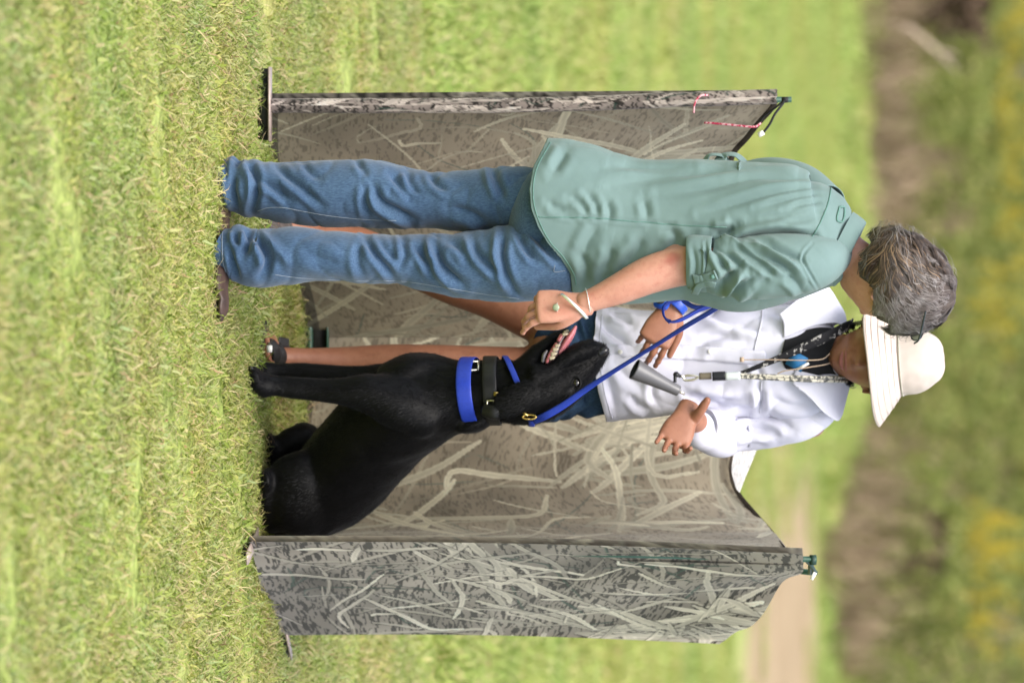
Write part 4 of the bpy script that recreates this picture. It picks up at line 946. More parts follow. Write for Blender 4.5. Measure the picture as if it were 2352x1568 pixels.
folds_jeans = [
 ([(215, 235), (205, 330), (235, 450)], 9, -.011), ([(305, 150), (345, 250), (352, 340), (330, 450)], 9, -.013), ([(355, 245), (420, 290), (480, 330), (570, 400)], 9, -.008),
 ([(480, 180), (540, 240), (640, 320), (770, 430)], 9, -.008), ([(160, 130), (165, 250), (170, 340)], 4, -.005), ([(1045, 290), (1035, 400), (1060, 500)], 9, -.006),
 ([(1085, 290), (1135, 400), (1250, 470), (1340, 515)], 10, -.012), ([(1190, 225), (1270, 320), (1350, 390)], 9, -.006), ([(1300, 215), (1330, 310), (1390, 360)], 8, -.006), ([(1440, 215), (1480, 290), (1560, 330)], 9, -.006),
 ([(1830, 170), (1865, 290), (1910, 390)], 10, -.009), ([(1560, 440), (1680, 470), (1800, 540)], 12, -.007), ([(270, 130), (235, 160), (225, 190)], 8, -.007), ([(640, 160), (700, 230), (760, 260)], 8, -.004), ([(980, 150), (1030, 210), (1050, 260)], 8, -.004),
 ([(235, 590), (232, 640), (255, 700)], 7, -.009), ([(290, 570), (305, 650), (270, 740)], 9, -.013), ([(330, 600), (395, 690), (425, 790), (385, 870)], 10, -.014), ([(190, 700), (215, 810), (245, 890)], 7, -.008),
 ([(420, 640), (500, 720), (560, 800)], 11, .006), ([(1035, 620), (1090, 720), (1180, 830), (1220, 890)], 9, -.008), ([(1120, 640), (1180, 720), (1260, 790)], 8, -.005), ([(1010, 660), (990, 780), (1030, 880)], 10, -.005), ([(1270, 620), (1285, 740), (1255, 810)], 8, -.007),
 ([(1365, 690), (1415, 770), (1460, 850)], 9, -.008), ([(1480, 660), (1500, 770), (1560, 850), (1660, 930)], 10, -.012), ([(1710, 620), (1735, 720), (1830, 810), (1900, 880)], 10, -.010), ([(1905, 580), (1893, 740), (1920, 860), (1970, 960)], 9, -.013),
 ([(1995, 590), (2035, 690), (2110, 780)], 8, -.008), ([(2085, 600), (2170, 700), (2260, 800)], 8, -.008), ([(1560, 640), (1640, 700), (1700, 790)], 10, -.006), ([(620, 690), (760, 760), (900, 800)], 16, -.004), ([(1420, 650), (1440, 720), (1500, 800)], 7, .005)]
g = Geo(); Vj = []; 
for rows, y, seed in ((A_rows, lambda v: YA + .08 - .00004 * (v - 500), 3), (B_rows, lambda v: YA - .04 + .00004 * (v - 500), 8)):
    dep = [.066, .068, .074, .080, .080, .080, .084, .088, .088, .084, .080, .088, .10, .115, .12, .115, .10][:len(rows)]
    if seed == 8: dep[-5:] = [.098, .104, .102, .094, .07]
    Vg = leg_rings(rows, y, dep); F_ = grid_faces(Vg.shape[0], Vg.shape[1]); V = densify(Vg.reshape(-1, 3), F_, seed, .0035)
    V = fold(V, F_, [(p, w, a * 1.3) for p, w, a in folds_jeans], Z4); V = laplace(V, F_, 1, .3); Vj.append((V, F_)); g.add(V, F_)
    # turned hem: inside return
    n_, s_ = Vg.shape[:2]; Vr = V.reshape(n_, s_, 3)[:10]; c_ = Vr.mean(1, keepdims=True); Vi = c_ + (Vr - c_) * .955; g.add(np.concatenate([Vr[:1], Vi]).reshape(-1, 3), grid_faces(11, s_)[:, ::-1])
Vp = capped(loft([(496, 1240, YA + .02, 112, .125), (502, 1285, YA + .02, 124, .122), (515, 1350, YA + .02, 122, .11), (520, 1400, YA + .02, 115, .10)], 60, 100)); g.add(Vp.reshape(-1, 3), grid_faces(len(Vp), 100))
jeans = g.obj('jeans', denim.m, pA)
tj = bvh(np.concatenate([Vj[0][0], Vj[1][0]]), np.concatenate([Vj[0][1], Vj[1][1] + len(Vj[0][0])]))
def seam(parent, name, tree, poly, mat, r=.0012, n=60, conv=None, ns=6):
    P, _ = on_surface(tree, [conv(*q) for q in poly] if conv else poly, r * .6, n)
    if len(P) < 4: return
    g = Geo(); tube(g, P, r, len(P) * 2, ns); return g.obj(name, mat.m, parent)
seam(pA, 'hem_stitch', tj, [(372, 510), (410, 507), (450, 508), (466, 510)], stitch_m, .0009); seam(pA, 'hem_stitch', tj, [(524, 511), (560, 510), (600, 512), (628, 520)], stitch_m, .0009)
seam(pA, 'inseam', tj, [(360, 462), (420, 442), (520, 440), (640, 462), (800, 490), (1000, 512), (1230, 522)], stitch_m, .0008, 90, Z4)
seam(pA, 'outseam', tj, [(470, 860), (620, 880), (800, 890), (1000, 900), (1250, 900), (1500, 935), (1800, 985), (2000, 1010)], stitch_m, .0007, 90, Z4)
seam(pA, 'pocket_stitch', tj, [(2225, 800), (2222, 840), (2290, 835)], stitch_m, .0007, 30, Z4)
# shoes
for (h, v, y, toe) in ((470, 505, YA + .08, 0), (612, 502, YA - .05, 62)):
    g = Geo(); add_loft(g, [(h - 60, v + 4, y + .02, 16, .036), (h - 20, v + 8, y + .01, 20, .040), (h + 15, v + 6, y, 19, .043), (h + 45, v + 4, y - .02, 17, .045), (h + 68 + toe * .3, v + 8, y - .04, 14, .042), (h + 84 + toe * .3, v + 6, y - .05, 9, .03)], 40, 32, round_=.8)
    sh = g.obj('shoe', shoe_m.m, pA); g = Geo()
    add_loft(g, [(h - 64, v - 7, y + .02, 7, .038), (h, v - 7, y, 7, .044), (h + 60 + toe * .3, v - 7, y - .035, 7, .046), (h + 88 + toe * .3, v - 3, y - .05, 5, .03)], 30, 24, round_=.4); o = g.obj('sole', plain('dark_sole', (.03, .022, .018, 1), .8, .2).m, sh)
# shirt torso
edges = [(1195, 350, 668), (1225, 328, 672), (1258, 316, 676), (1313, 324, 678), (1368, 342, 690), (1423, 357, 698), (1496, 368, 694), (1580, 369, 690), (1654, 370, 708), (1700, 370, 716), (1753, 372, 706), (1800, 377, 694), (1840, 386, 684), (1881, 402, 664), (1908, 414, 636), (1930, 438, 604), (1950, 468, 572), (1962, 512, 530)]
dps = [.155, .155, .155, .15, .145, .14, .135, .135, .138, .14, .14, .135, .128, .118, .105, .085, .065, .055]
tk = [((l + r_) / 2, v, YA + .02, (r_ - l) / 2, d, 2.25) for (v, l, r_), d in zip(edges, dps)]
Vt = loft(tk, 330, 220); F_ = grid_faces(*Vt.shape[:2]); V = Vt.reshape(-1, 3)
N = vnormals(V, F_); pl = .0030 * nz(V, (16, 16, 2.2), 5) + .0035 * nz(V, (6, 6, 5), 6) - .0020 * ridged(V, (11, 11, 3.5), 7, 4) + .0012 * nz(V, (34, 34, 20), 8); V = V + N * pl[:, None]
folds_shirt = [([(2040, 400), (1900, 400), (1700, 430), (1450, 500), (1250, 560)], 9, -.005), ([(2035, 440), (1900, 450), (1750, 480), (1600, 520)], 7, -.004), ([(2030, 480), (1900, 500), (1780, 540)], 7, -.004), ([(2060, 350), (1850, 330), (1600, 330), (1300, 390), (1000, 430)], 12, -.006),
 ([(2010, 530), (1850, 560), (1650, 590)], 7, -.004), ([(2000, 570), (1870, 600), (1720, 640)], 8, -.004), ([(1900, 290), (1600, 270), (1250, 300), (950, 330), (700, 380)], 14, -.006), ([(700, 250), (900, 270), (1200, 260)], 10, -.005),
 ([(1960, 705), (1750, 685), (1600, 705), (1480, 745), (1400, 780)], 11, -.018), ([(1480, 640), (1420, 670), (1320, 690)], 12, -.012), ([(430, 450), (500, 480), (560, 560)], 9, -.005), ([(540, 430), (600, 500), (620, 570)], 9, -.005), ([(660, 480), (690, 540), (680, 600)], 10, -.005), ([(900, 470), (920, 540), (920, 590)], 10, -.004),
 ([(420, 160), (380, 220), (330, 300)], 12, -.006), ([(300, 480), (350, 520), (420, 540)], 9, -.004), ([(500, 800), (540, 900), (520, 980)], 12, -.006), ([(700, 760), (680, 860), (640, 930)], 12, -.006), ([(620, 640), (560, 720), (520, 820)], 14, -.005), ([(900, 700), (850, 800), (760, 880)], 14, -.006), ([(240, 575), (600, 583), (900, 608), (1180, 630), (1450, 640)], 3.5, -.0035), ([(1050, 650), (1100, 700), (1060, 780)], 12, -.006)]
V = fold(V, F_, [(p, w, a * 1.4) for p, w, a in folds_shirt], Z5)
hem_h = np.array([300, 316, 346, 382, 434, 478, 521, 558, 591, 628, 675, 700]); hem_v = np.array([1262, 1258, 1244, 1225, 1216, 1220, 1236, 1258, 1287, 1310, 1315, 1316])
def cut_hem(V, F_, hx, vx, wob=0.0):
    hh, vv = proj(V); lim = np.interp(hh, hx, vx); below = vv < lim
    V = V.copy(); V[below, 2] += (lim[below] - vv[below]) * (V[below, 1] / FPX)
    return V, F_[~below[F_].all(1)]
V, Ft = cut_hem(V, F_, hem_h, hem_v)
# sleeve of the near arm
sk = [(606, 1628, YA - .13, 60, .068), (611, 1650, YA - .13, 66, .072), (616, 1700, YA - .125, 71, .074), (614, 1760, YA - .12, 74, .074), (610, 1820, YA - .11, 72, .07), (602, 1868, YA - .09, 64, .062), (588, 1905, YA - .05, 50, .05), (570, 1930, YA - .01, 34, .03)]
Vs = loft(sk, 200, 140); Fs = grid_faces(*Vs.shape[:2]); S_ = Vs.reshape(-1, 3); N = vnormals(S_, Fs); S_ = S_ + N * (.004 * nz(S_, (9, 9, 9), 12) - .0012 * ridged(S_, (13, 13, 11), 13, 4))[:, None]
folds_sleeve = [([(1305, 715), (1335, 770), (1390, 860), (1440, 950)], 8, -.010), ([(1380, 695), (1470, 735), (1650, 850), (1790, 935)], 8, .011), ([(1330, 740), (1420, 800), (1520, 900)], 9, -.010), ([(1450, 730), (1600, 830), (1700, 900)], 8, -.009), ([(1540, 735), (1700, 800), (1850, 885), (1910, 950)], 9, .010), ([(1650, 740), (1780, 800), (1900, 850)], 8, -.008),
 ([(1395, 1065), (1470, 980), (1525, 925)], 7, .011), ([(1370, 1010), (1440, 940), (1500, 880)], 8, -.010), ([(1440, 1090), (1540, 1000), (1600, 940)], 9, -.008), ([(1780, 930), (1860, 1000), (1900, 1060)], 9, -.006), ([(1700, 960), (1600, 1010), (1540, 1060)], 12, -.006), ([(1960, 740), (1900, 830), (1960, 960), (2000, 1030)], 3, -.003)]
S_ = fold(S_, Fs, [(p, w * 1.1, a * 1.35) for p, w, a in folds_sleeve], Z5)
# far sleeve
Vf = loft([(560, 1645, YA + .20, 36, .04), (520, 1640, YA + .23, 46, .05), (470, 1655, YA + .26, 56, .055), (425, 1740, YA + .23, 60, .06), (430, 1830, YA + .16, 58, .06), (470, 1900, YA + .08, 46, .05)], 80, 60)
g = Geo(); g.add(V, Ft); g.add(S_, Fs); g.add(Vf.reshape(-1, 3), grid_faces(*Vf.shape[:2])); shirt = g.obj('shirt', greenm.m, pA)
md = shirt.modifiers.new('thick', 'SOLIDIFY'); md.thickness = .002; md.offset = -1
tsh = bvh(np.concatenate([V, S_]), np.concatenate([Ft, Fs + len(V)]))
seam(pA, 'yoke_seam', tsh, [(2085, 335), (2060, 480), (2015, 600), (1960, 700)], greenst_m, .0014, 60, Z5); seam(pA, 'side_seam', tsh, [(240, 577), (600, 585), (900, 610), (1180, 632), (1420, 640)], greenst_m, .0012, 80, Z5)
seam(pA, 'hem_stitch', tsh, [(318, 110), (232, 270), (208, 400), (218, 520), (262, 640), (320, 740), (400, 830), (462, 930), (478, 1000)], greenst_m, .0011, 90, Z5)
seam(pA, 'hanger_loop', tsh, [(2128, 515), (2158, 520), (2146, 605), (2112, 598), (2128, 515)], greenst_m, .0022, 40, Z5)
# rolled cuff and buttoned tab
Vc = loft([(602, 1578, YA - .132, 58, .058), (602, 1590, YA - .132, 62, .062), (605, 1612, YA - .13, 64, .065), (607, 1632, YA - .13, 63, .067), (607, 1636, YA - .13, 56, .060)], 60, 120); V2 = Vc.reshape(-1, 3); Fc = grid_faces(*Vc.shape[:2]); N = vnormals(V2, Fc); V2 = V2 + N * (.003 * nz(V2, (14, 14, 8), 31))[:, None]
V2 = fold(V2, Fc, [([(1205, 760), (1225, 860), (1215, 980)], 6, -.004), ([(1290, 740), (1300, 860), (1290, 960)], 4, -.005)], Z5)
g = Geo(); g.add(V2, Fc); cuff = g.obj('rolled_cuff', greenm.m, pA); md = cuff.modifiers.new('thick', 'SOLIDIFY'); md.thickness = .004; md.offset = -1
tcf = bvh(np.concatenate([S_, V2]), np.concatenate([Fs, Fc + len(S_)]))
P, Nn = on_surface(tcf, [Z5(1215, 960), Z5(1262, 965), Z5(1320, 950), Z5(1362, 935)], .004, 12); g = Geo(); strap(g, P, -Nn, .022, .004, 40); g.obj('sleeve_tab', greenm.m, pA)
P, Nn = on_surface(tcf, [Z5(1225, 1040), Z5(1250, 1000), Z5(1300, 985), Z5(1350, 990)], .006, 12); g = Geo(); strap(g, P, -Nn, .016, .004, 40); g.obj('sleeve_tab', greenm.m, pA)
g = Geo(); q = hit(tcf, *Z5(1340, 945), .007); ellipsoid(g, q[0], np.eye(3) * .005); g.obj('button', greenst_m.m, pA)
# far sleeve tab seen past the back
g = Geo(); strap(g, [W(372, 1618, YA + .20), W(356, 1630, YA + .20), W(358, 1660, YA + .2), W(372, 1672, YA + .2)], (-1, -.3, 0), .02, .003, 40); strap(g, [W(376, 1650, YA + .19), W(356, 1664, YA + .2), W(356, 1690, YA + .2), W(374, 1712, YA + .2)], (-1, -.3, 0), .03, .003, 40); g.obj('sleeve_tab', greenm.m, pA)
# collar
ax = unit(np.array((74., 154.)))
def col_ring(t, w, d, dy=0): return (572 + ax[0] * t, 1926 + ax[1] * t, YA + .01 + dy, w, d)
Vc = loft([col_ring(-7, 90, .092), col_ring(8, 88, .088), col_ring(26, 84, .080), col_ring(31, 80, .075), col_ring(24, 75, .070), col_ring(0, 73, .068)], 60, 120, ref=(0, 1, 0)); V2 = Vc.reshape(-1, 3); Fc = grid_faces(*Vc.shape[:2])
V2 = V2 + vnormals(V2, Fc) * (.003 * nz(V2, 12, 41))[:, None]
g = Geo(); g.add(V2, Fc); g.obj('collar', greenm.m, pA)
# bracelet, chain and ring on the near wrist
silver_m = plain('silver', (0.86, 0.85, 0.84, 1), .22, .6, .04, 50, Metallic=.75); jade_m = plain('pale_green_stone', (0.26, 0.30, 0.20, 1), .25, .5, .15, 80)
wdir = unit(W(699, 1334, YA - .16) - W(684, 1372, YA - .155)); sdv = np.cross(wdir, (0, 1, 0)); sdv = unit(sdv); dv = np.cross(wdir, sdv)
def wrist_band(name, c, a, b, r_, mat, wide=None, tilt=.0, t0=0, t1=2 * math.pi):
    th = np.linspace(t0, t1, 41); P = c + np.outer(np.cos(th) * a, sdv) + np.outer(np.sin(th) * b, dv) + np.outer(np.cos(th) * tilt, wdir)
    g = Geo()
    if wide: strap(g, P, unit(np.outer(np.cos(th), sdv) + np.outer(np.sin(th), dv)), wide, r_, 100)
    else: tube(g, P, r_, 120, 8)
    return g.obj(name, mat.m, pA)
wrist_band('bangle', W(703, 1318, YA - .16), .0335, .030, .004, silver_m, .007, -.016)
wrist_band('bracelet_chain', W(693, 1350, YA - .158), .0285, .0275, .0009, silver_m, None, .006)
q = W(706, 1277, YA - .19); g = Geo(); ellipsoid(g, q, np.diag((.0075, .003, .0075)), 20, 14); ring_o = g.obj('ring_stone', jade_m.m, pA)
g = Geo(); tube(g, [q + np.array((.009 * math.cos(t), .010 + .010 * math.sin(t), .002)) for t in np.linspace(0, 6.28, 13)], .0016, 40, 8); g.obj('ring_band', silver_m.m, pA)
# glasses pushed up above the brow
fr_m = plain('dark_spectacle_frame', (.02, .03, .035, 1), .3, .5)
lens_m = plain('pale_lens', (.20, .22, .16, 1), .1, .6, .05)
gl = hcA + hf_ * .080 + hu * .100; g = Geo(); gu = unit(hu - .5 * hf_)
for sg in (-1, 1): tube(g, [gl + hr * (sg * .030 + .020 * math.cos(t)) + gu * (.012 * math.sin(t)) for t in np.linspace(0, 6.28, 15)], .0014, 50, 8)
tube(g, [gl - hr * .009, gl + hr * .009], .002, ns=8)
for sg in (-1, 1): tube(g, [gl + hr * sg * .06, gl + hr * sg * .078 - hf_ * .03, gl + hr * sg * .084 - hf_ * .11 - hu * .02], .0022, 20, 8)
glo = g.obj('glasses', fr_m.m, pA)
for sg in (-1, 1): g = Geo(); ellipsoid(g, gl + hr * sg * .034, np.stack([hr * .019, gu * .011, np.cross(hr, gu) * .001]), 20, 10); g.obj('lens', lens_m.m, glo)
# hair: cap of volume plus strands
hairA = Mat('greying_brown_hair', rough=.45, spec=.4); gi2 = hairA.n.new('ShaderNodeNewGeometry'); 
_hn = hairA.n.new('ShaderNodeTexNoise'); _hn.inputs['Scale'].default_value = 42; hairA.l.new(gi2.outputs['Position'], _hn.inputs['Vector'])
_hx = hairA.n.new('ShaderNodeMix'); _hx.inputs[0].default_value = .38; hairA.l.new(_hn.outputs[0], _hx.inputs[2]); hairA.l.new(gi2.outputs['Random Per Island'], _hx.inputs[3])
_hc = hairA.ramp(_hx.outputs[0], [(.15, (.050, .038, .034)), (.4, (.105, .085, .078)), (.6, (.19, .168, .162)), (.8, (.30, .28, .275)), (1, (.32, .26, .22))])
_zz = hairA.n.new('ShaderNodeSeparateXYZ'); hairA.l.new(gi2.outputs['Position'], _zz.inputs[0])
hairA.col(_hc)
def hair_strands(name, parent, c, r, f, u, rad, n, mat, roots, flow, ln=(.05, .09), wid=.0011, lift=.012, seg=8, seed=0, curl=.006, locks=200, tuck=.35, fuzz=.0):
    """strands gathered in wavy locks; roots(D)->bool on unit directions in head space (right, fwd, up); flow(D)->direction of lie"""
    rg = np.random.default_rng(seed); D = unit(rg.normal(0, 1, (locks * 6, 3))); D = D[roots(D)][:locks]; m = len(D)
    M = np.stack([r, f, u]); rad = np.asarray(rad); per = n // m
    p = D * rad; d = unit(flow(D) + rg.normal(0, .15, (m, 3))); Ln = rg.uniform(*ln, m); up_ = rg.uniform(0, lift, m); ph = rg.uniform(0, 6.28, m); fr = rg.uniform(3.0, 6.0, m)
    pts, nrm = [], []
    for k in range(seg + 1):
        t = k / seg; nn = unit(p / rad); d = unit(d + .3 * unit(flow(nn))); tang = unit(d - nn * (d * nn).sum(1)[:, None])
        q = nn * rad + nn * (up_ * math.sin(min(1, t * 1.6) * math.pi * .5 + t * tuck * 2) )[:, None] + np.cross(nn, tang) * (curl * t * np.sin(ph + t * fr))[:, None]
        pts.append(q); nrm.append(nn); p = nn * rad + tang * (Ln / seg)[:, None]
    G_ = np.repeat(np.stack(pts, 1), per, 0); NN = np.repeat(np.stack(nrm, 1), per, 0); N_ = len(G_)
    T = unit(np.gradient(G_, axis=1)); Sd = np.cross(T, NN)
    t = np.linspace(0, 1, seg + 1)[None, :, None]
    w1 = rg.normal(0, .0062, (N_, 1, 1)); w2 = rg.uniform(-.003, .003, (N_, 1, 1)); cut = rg.uniform(.72, 1.0, (N_, 1, 1)); ww = rg.normal(0, fuzz + .0008, (N_, 1, 1))
    P = G_ + Sd * (w1 * (1 - .72 * t)) + NN * (w2 * (1 - .5 * t)) + Sd * ww * np.sin(t * 7 + w1 * 900) + NN * ww * t
    P = P[:, :1] + (P - P[:, :1]) * (1 - (1 - cut) * t)
    P = P @ M + np.asarray(c); T = unit(np.gradient(P, axis=1)); O = unit(P - np.asarray(c)); Sd = np.cross(T, O)
    w = wid * (1 - .75 * np.linspace(0, 1, seg + 1) ** 2)[None, :, None]
    V = np.stack([P - Sd * w, P + Sd * w], 2).reshape(N_, -1, 3); base = np.arange(N_)[:, None] * 2 * (seg + 1)
    F_ = np.concatenate([base + np.array([[2 * k, 2 * k + 1, 2 * k + 3, 2 * k + 2]]) for k in range(seg)])
    g = Geo(); g.add(V.reshape(-1, 3), F_); return tag(g.obj(name, mat.m, parent), kind='stuff')
hairline = lambda D: (D[:, 2] > -.56 - .10 * (D[:, 1] < -.3)) & ((D[:, 1] < .35) | (D[:, 2] > .45)) & ~((np.abs(D[:, 0]) > .8) & (D[:, 2] < -.05) & (D[:, 1] > -.25))
def flowA(D):
    crown = np.array((.0, -.35, .94)); away = D - crown * (D @ crown)[:, None]
    sw = np.cross(D, crown); return unit(away) + .45 * sw + np.array((0, -.15, -.1))
radA = np.array((.086, .110, .134))
g = Geo(); nu, nv = 90, 60; a = np.linspace(0, 2 * math.pi, nu, endpoint=False); b = np.linspace(-.66, math.pi / 2, nv)
D = np.stack([np.cos(b)[:, None] * np.sin(a), np.cos(b)[:, None] * np.cos(a), np.repeat(np.sin(b)[:, None], nu, 1)], -1).reshape(-1, 3)
ok = ((D[:, 2] > -.55) | (D[:, 1] < -.25)) & ((D[:, 1] < .42) | (D[:, 2] > .42)) & ~((np.abs(D[:, 0]) > .78) & (D[:, 2] < -.02) & (D[:, 1] > -.22))
Vh = (D * radA * (1 + .06 * nz(D, 3.5, 2) + .03 * nz(D, 9, 3))[:, None]) @ np.stack([hr, hf_, hu]) + hcA
Fh = grid_faces(nv, nu); Fh = Fh[ok[Fh].all(1)]; g.add(Vh, Fh)
hairbase_m = plain('hair_undertone', (.060, .046, .040, 1), .6, .3, .3, 60)
hb = g.obj('hair', hairbase_m.m, pA); md = hb.modifiers.new('thick', 'SOLIDIFY'); md.thickness = .006; md.offset = -1
browner = Mat('dark_brown_hair', rough=.45, spec=.4); gi3 = browner.n.new('ShaderNodeNewGeometry')
browner.col(browner.ramp(gi3.outputs['Random Per Island'], [(0, (.022, .015, .012)), (.5, (.050, .034, .026)), (.78, (.09, .062, .046)), (.94, (.19, .12, .07)), (1, (.28, .18, .10))]))
topz = lambda D: D[:, 2] * .8 + D[:, 1] * .75
hair_strands('grey_hair', hb, hcA, hr, hf_, hu, radA, 26000, hairA, lambda D: hairline(D) & (topz(D) > -.12), flowA, (.05, .095), .0007, .011, 8, 5, .010, 400)
hair_strands('brown_hair', hb, hcA, hr, hf_, hu, radA, 16000, browner, lambda D: hairline(D) & (topz(D) < .06), flowA, (.045, .085), .0007, .014, 8, 15, .012, 260)
hair_strands('loose_strands', hb, hcA, hr, hf_, hu, radA * 1.02, 700, hairA, hairline, flowA, (.04, .08), .0005, .024, 8, 6, .016, 350, .2, .004)
# ------------------------------------------------------------------ person in the white shirt
skinB = skinmat('tanned_skin', (0.235, 0.098, 0.058, 1), (0.295, 0.130, 0.078, 1), (0.210, 0.082, 0.048, 1), .45)
whitem = cloth('white_cotton', (0.57, 0.57, 0.67, 1), (0.63, 0.63, 0.73, 1), 8, .85, 1400, .14, .1)
navy = Mat('dark_denim', rough=.9, spec=.12); navy.col(navy.mix(1.0, navy.ramp(navy.tex(9, 5), [(.3, (0.020, 0.040, 0.082)), (.7, (0.050, 0.095, 0.170))]), navy.ramp(navy.tex(420, 2, stretch=(1, 1, .3)), [(.35, (.75, .75, .8)), (.65, (1.2, 1.2, 1.15))]), 'MULTIPLY')); navy.bump(navy.tex(60, 3), .25, .004)
blackm = cloth('black_knit', (0.008, 0.008, 0.010, 1), (0.012, 0.012, 0.014, 1))
hatm = cloth('cream_canvas', (0.45, 0.385, 0.35, 1), (0.51, 0.44, 0.405, 1), 14, .9, 700, .12, .1)
whst_m = plain('white_seam', (0.50, 0.50, 0.58, 1), .9, .1)
sandal_m = plain('black_sandal', (0.016, 0.016, 0.018, 1), .55, .35, .2, 60)
YB = 15.05
pB = empty('person', (W(760, 612, 15.05)[0], 15.05, 0), 'person in white shirt, denim shorts and wide-brimmed cream hat gesturing', 'person')
cb = Geo(); fn = Geo()
# trunk
LB([(820, 1270, YB, 110, .09), (830, 1380, YB, 105, .095), (830, 1520, YB, 98, .09), (828, 1680, YB, 112, .10), (826, 1800, YB, 120, .095), (824, 1862, YB, 100, .08), (818, 1900, YB - .01, 52, .055), (815, 1925, YB - .02, 50, .053)], 60, 40)
# legs: left in the picture strides out behind the green-shirted person, right stands straight
LB([(752, 1310, YB + .02, 72, .085), (716, 1225, YB + .02, 66, .080), (676, 1130, YB + .02, 58, .070), (648, 1040, YB + .02, 52, .060), (614, 950, YB + .02, 46, .052), (584, 880, YB + .0, 42, .050), (556, 800, YB - .02, 42, .050), (535, 720, YB - .05, 32, .040), (522, 660, YB - .08, 26, .032), (516, 628, YB - .10, 27, .034)], 90, 36)
LB([(868, 1310, YB, 72, .082), (862, 1220, YB - .01, 66, .076), (850, 1120, YB - .02, 56, .064), (838, 1020, YB - .03, 47, .052), (834, 960, YB - .03, 44, .050), (835, 890, YB - .02, 45, .052), (833, 800, YB - .02, 38, .046), (826, 720, YB - .04, 28, .036), (822, 665, YB - .06, 25, .032), (822, 640, YB - .07, 27, .034)], 90, 36)
# feet
LB([(826, 640, YB - .05, 24, .03), (815, 626, YB - .10, 24, .036), (800, 618, YB - .16, 19, .040), (790, 612, YB - .20, 12, .036)], 30, 28, gg=fn)
for k in range(5): LB([(792 - k * 3 + 10, 614, YB - .19 + k * .012, 9, .009), (780 - k * 1 + 4, 612, YB - .215 + k * .014, 9, .009), (774 + k * 1, 610, YB - .225 + k * .015, 6, .007)], 10, 12, gg=fn)
LB([(518, 632, YB - .09, 24, .034), (516, 618, YB - .13, 22, .04), (512, 612, YB - .20, 16, .042)], 30, 24, gg=fn)
# arms
LB([(690, 1868, YB, 46, .045), (660, 1770, YB - .02, 44, .042), (640, 1660, YB - .03, 40, .038), (634, 1590, YB - .07, 38, .036), (648, 1562, YB - .14, 33, .032), (676, 1552, YB - .19, 27, .028), (700, 1545, YB - .21, 24, .024)], 60, 32)
elbow = W(985, 1650, YB + .03); wristB = W(975, 1592, YB - .21)
LB([(958, 1868, YB, 46, .045), (976, 1780, YB + .02, 44, .042), (986, 1700, YB + .03, 40, .04), (985, 1655, YB + .02, 38, .038)], 40, 32)
K = np.array([[*W(985, 1660, YB + .02), .040, .038], [*W(986, 1640, YB - .05), .038, .036], [*W(980, 1612, YB - .13), .033, .031], [*W(962, 1590, YB - .2), .026, .025], [*W(948, 1580, YB - .22), .024, .021]]); V = capped(loft(K, 40, 32, ref=(0, 0, 1), picture=False)); cb.add(V.reshape(-1, 3), grid_faces(len(V), 32))
# picture-left hand: back towards the camera, fingers across the belly to the right and down
hand(fn, W(704, 1543, YB - .21), W(784, 1503, YB - .225) - W(704, 1543, YB - .21), (.05, -1, .12), .98, (.34, .42, .48, .55), ((.75, .55, -.3), (.92, .1, -.35)), .02, left=False)
# picture-right hand: open, palm up towards the camera, thumb up, fingers to the right
hand(fn, W(946, 1578, YB - .215), W(1000, 1553, YB - .255) - W(946, 1578, YB - .215), (.25, .95, -.25), .96, (.50, .34, .24, .20), ((-.25, .15, -.85), (-.55, .05, -.75)), .11, left=True, tl=.62, tw=1.15)
# neck and head
LB([(818, 1880, YB - .01, 54, .058), (818, 1915, YB - .03, 52, .055), (817, 1955, YB - .05, 50, .053)], 30, 36, gg=fn)
hcB = W(818, 2016, YB - .07); fB, uB = np.array((.16, -.92, -.22)), np.array((.03, -.2, 1.0))
hrB, hfB, huB = head_geo(fn, hcB, fB, uB, .98)
bodyB, pbs = build_body('body', pB, skinB, cb, fn, .005, .0024, 8, 3)
# mouth and eyes
lip_m = plain('lips', (0.25, 0.085, 0.070, 1), .45, .4, .1, 80); eyew_m = plain('eye_white', (.7, .68, .66, 1), .2, .5, .03); iris_m = plain('iris', (.03, .018, .012, 1), .1, .8)
tb = bvh(*pbs[1])
g = Geo(); q = lambda a, b: hcB + hrB * a + huB * b + hfB * .12
def face_pt(a, b, off=.0):
    o = hcB + hrB * a + huB * b; p = tb.ray_cast(Vector(o + hfB * .3), Vector(-hfB)); return np.array(p[0]) + hfB * off
tube(g, [face_pt(a, -.0555 + .004 * (1 - abs(a) / .024), -.0006) for a in np.linspace(-.024, .024, 9)], [.0012, .0026, .0034, .0036, .003, .0036, .0034, .0026, .0012], 40, 8)
tube(g, [face_pt(a, -.0610 - .004 * (1 - (a / .024) ** 2), -.0006) for a in np.linspace(-.021, .021, 9)], [.0012, .003, .0042, .0046, .0046, .0046, .0042, .003, .0012], 40, 8); g.obj('lips', lip_m.m, pB)
for sg in (-1, 1):
    c_ = face_pt(sg * .031, .012, -.006); g = Geo(); ellipsoid(g, c_, np.eye(3) * .011); o = g.obj('eye', eyew_m.m, pB); g = Geo(); ellipsoid(g, c_ + hfB * .0085, np.eye(3) * .0042); g.obj('iris', iris_m.m, o)
    g = Geo(); tube(g, [face_pt(sg * (.014 + .038 * t), .032 + .006 * math.sin(t * 2.6), .001) for t in np.linspace(0, 1, 7)], [.001, .0028, .003, .003, .0026, .002, .001], 30, 6); g.obj('eyebrow', hairbase_m.m, pB)
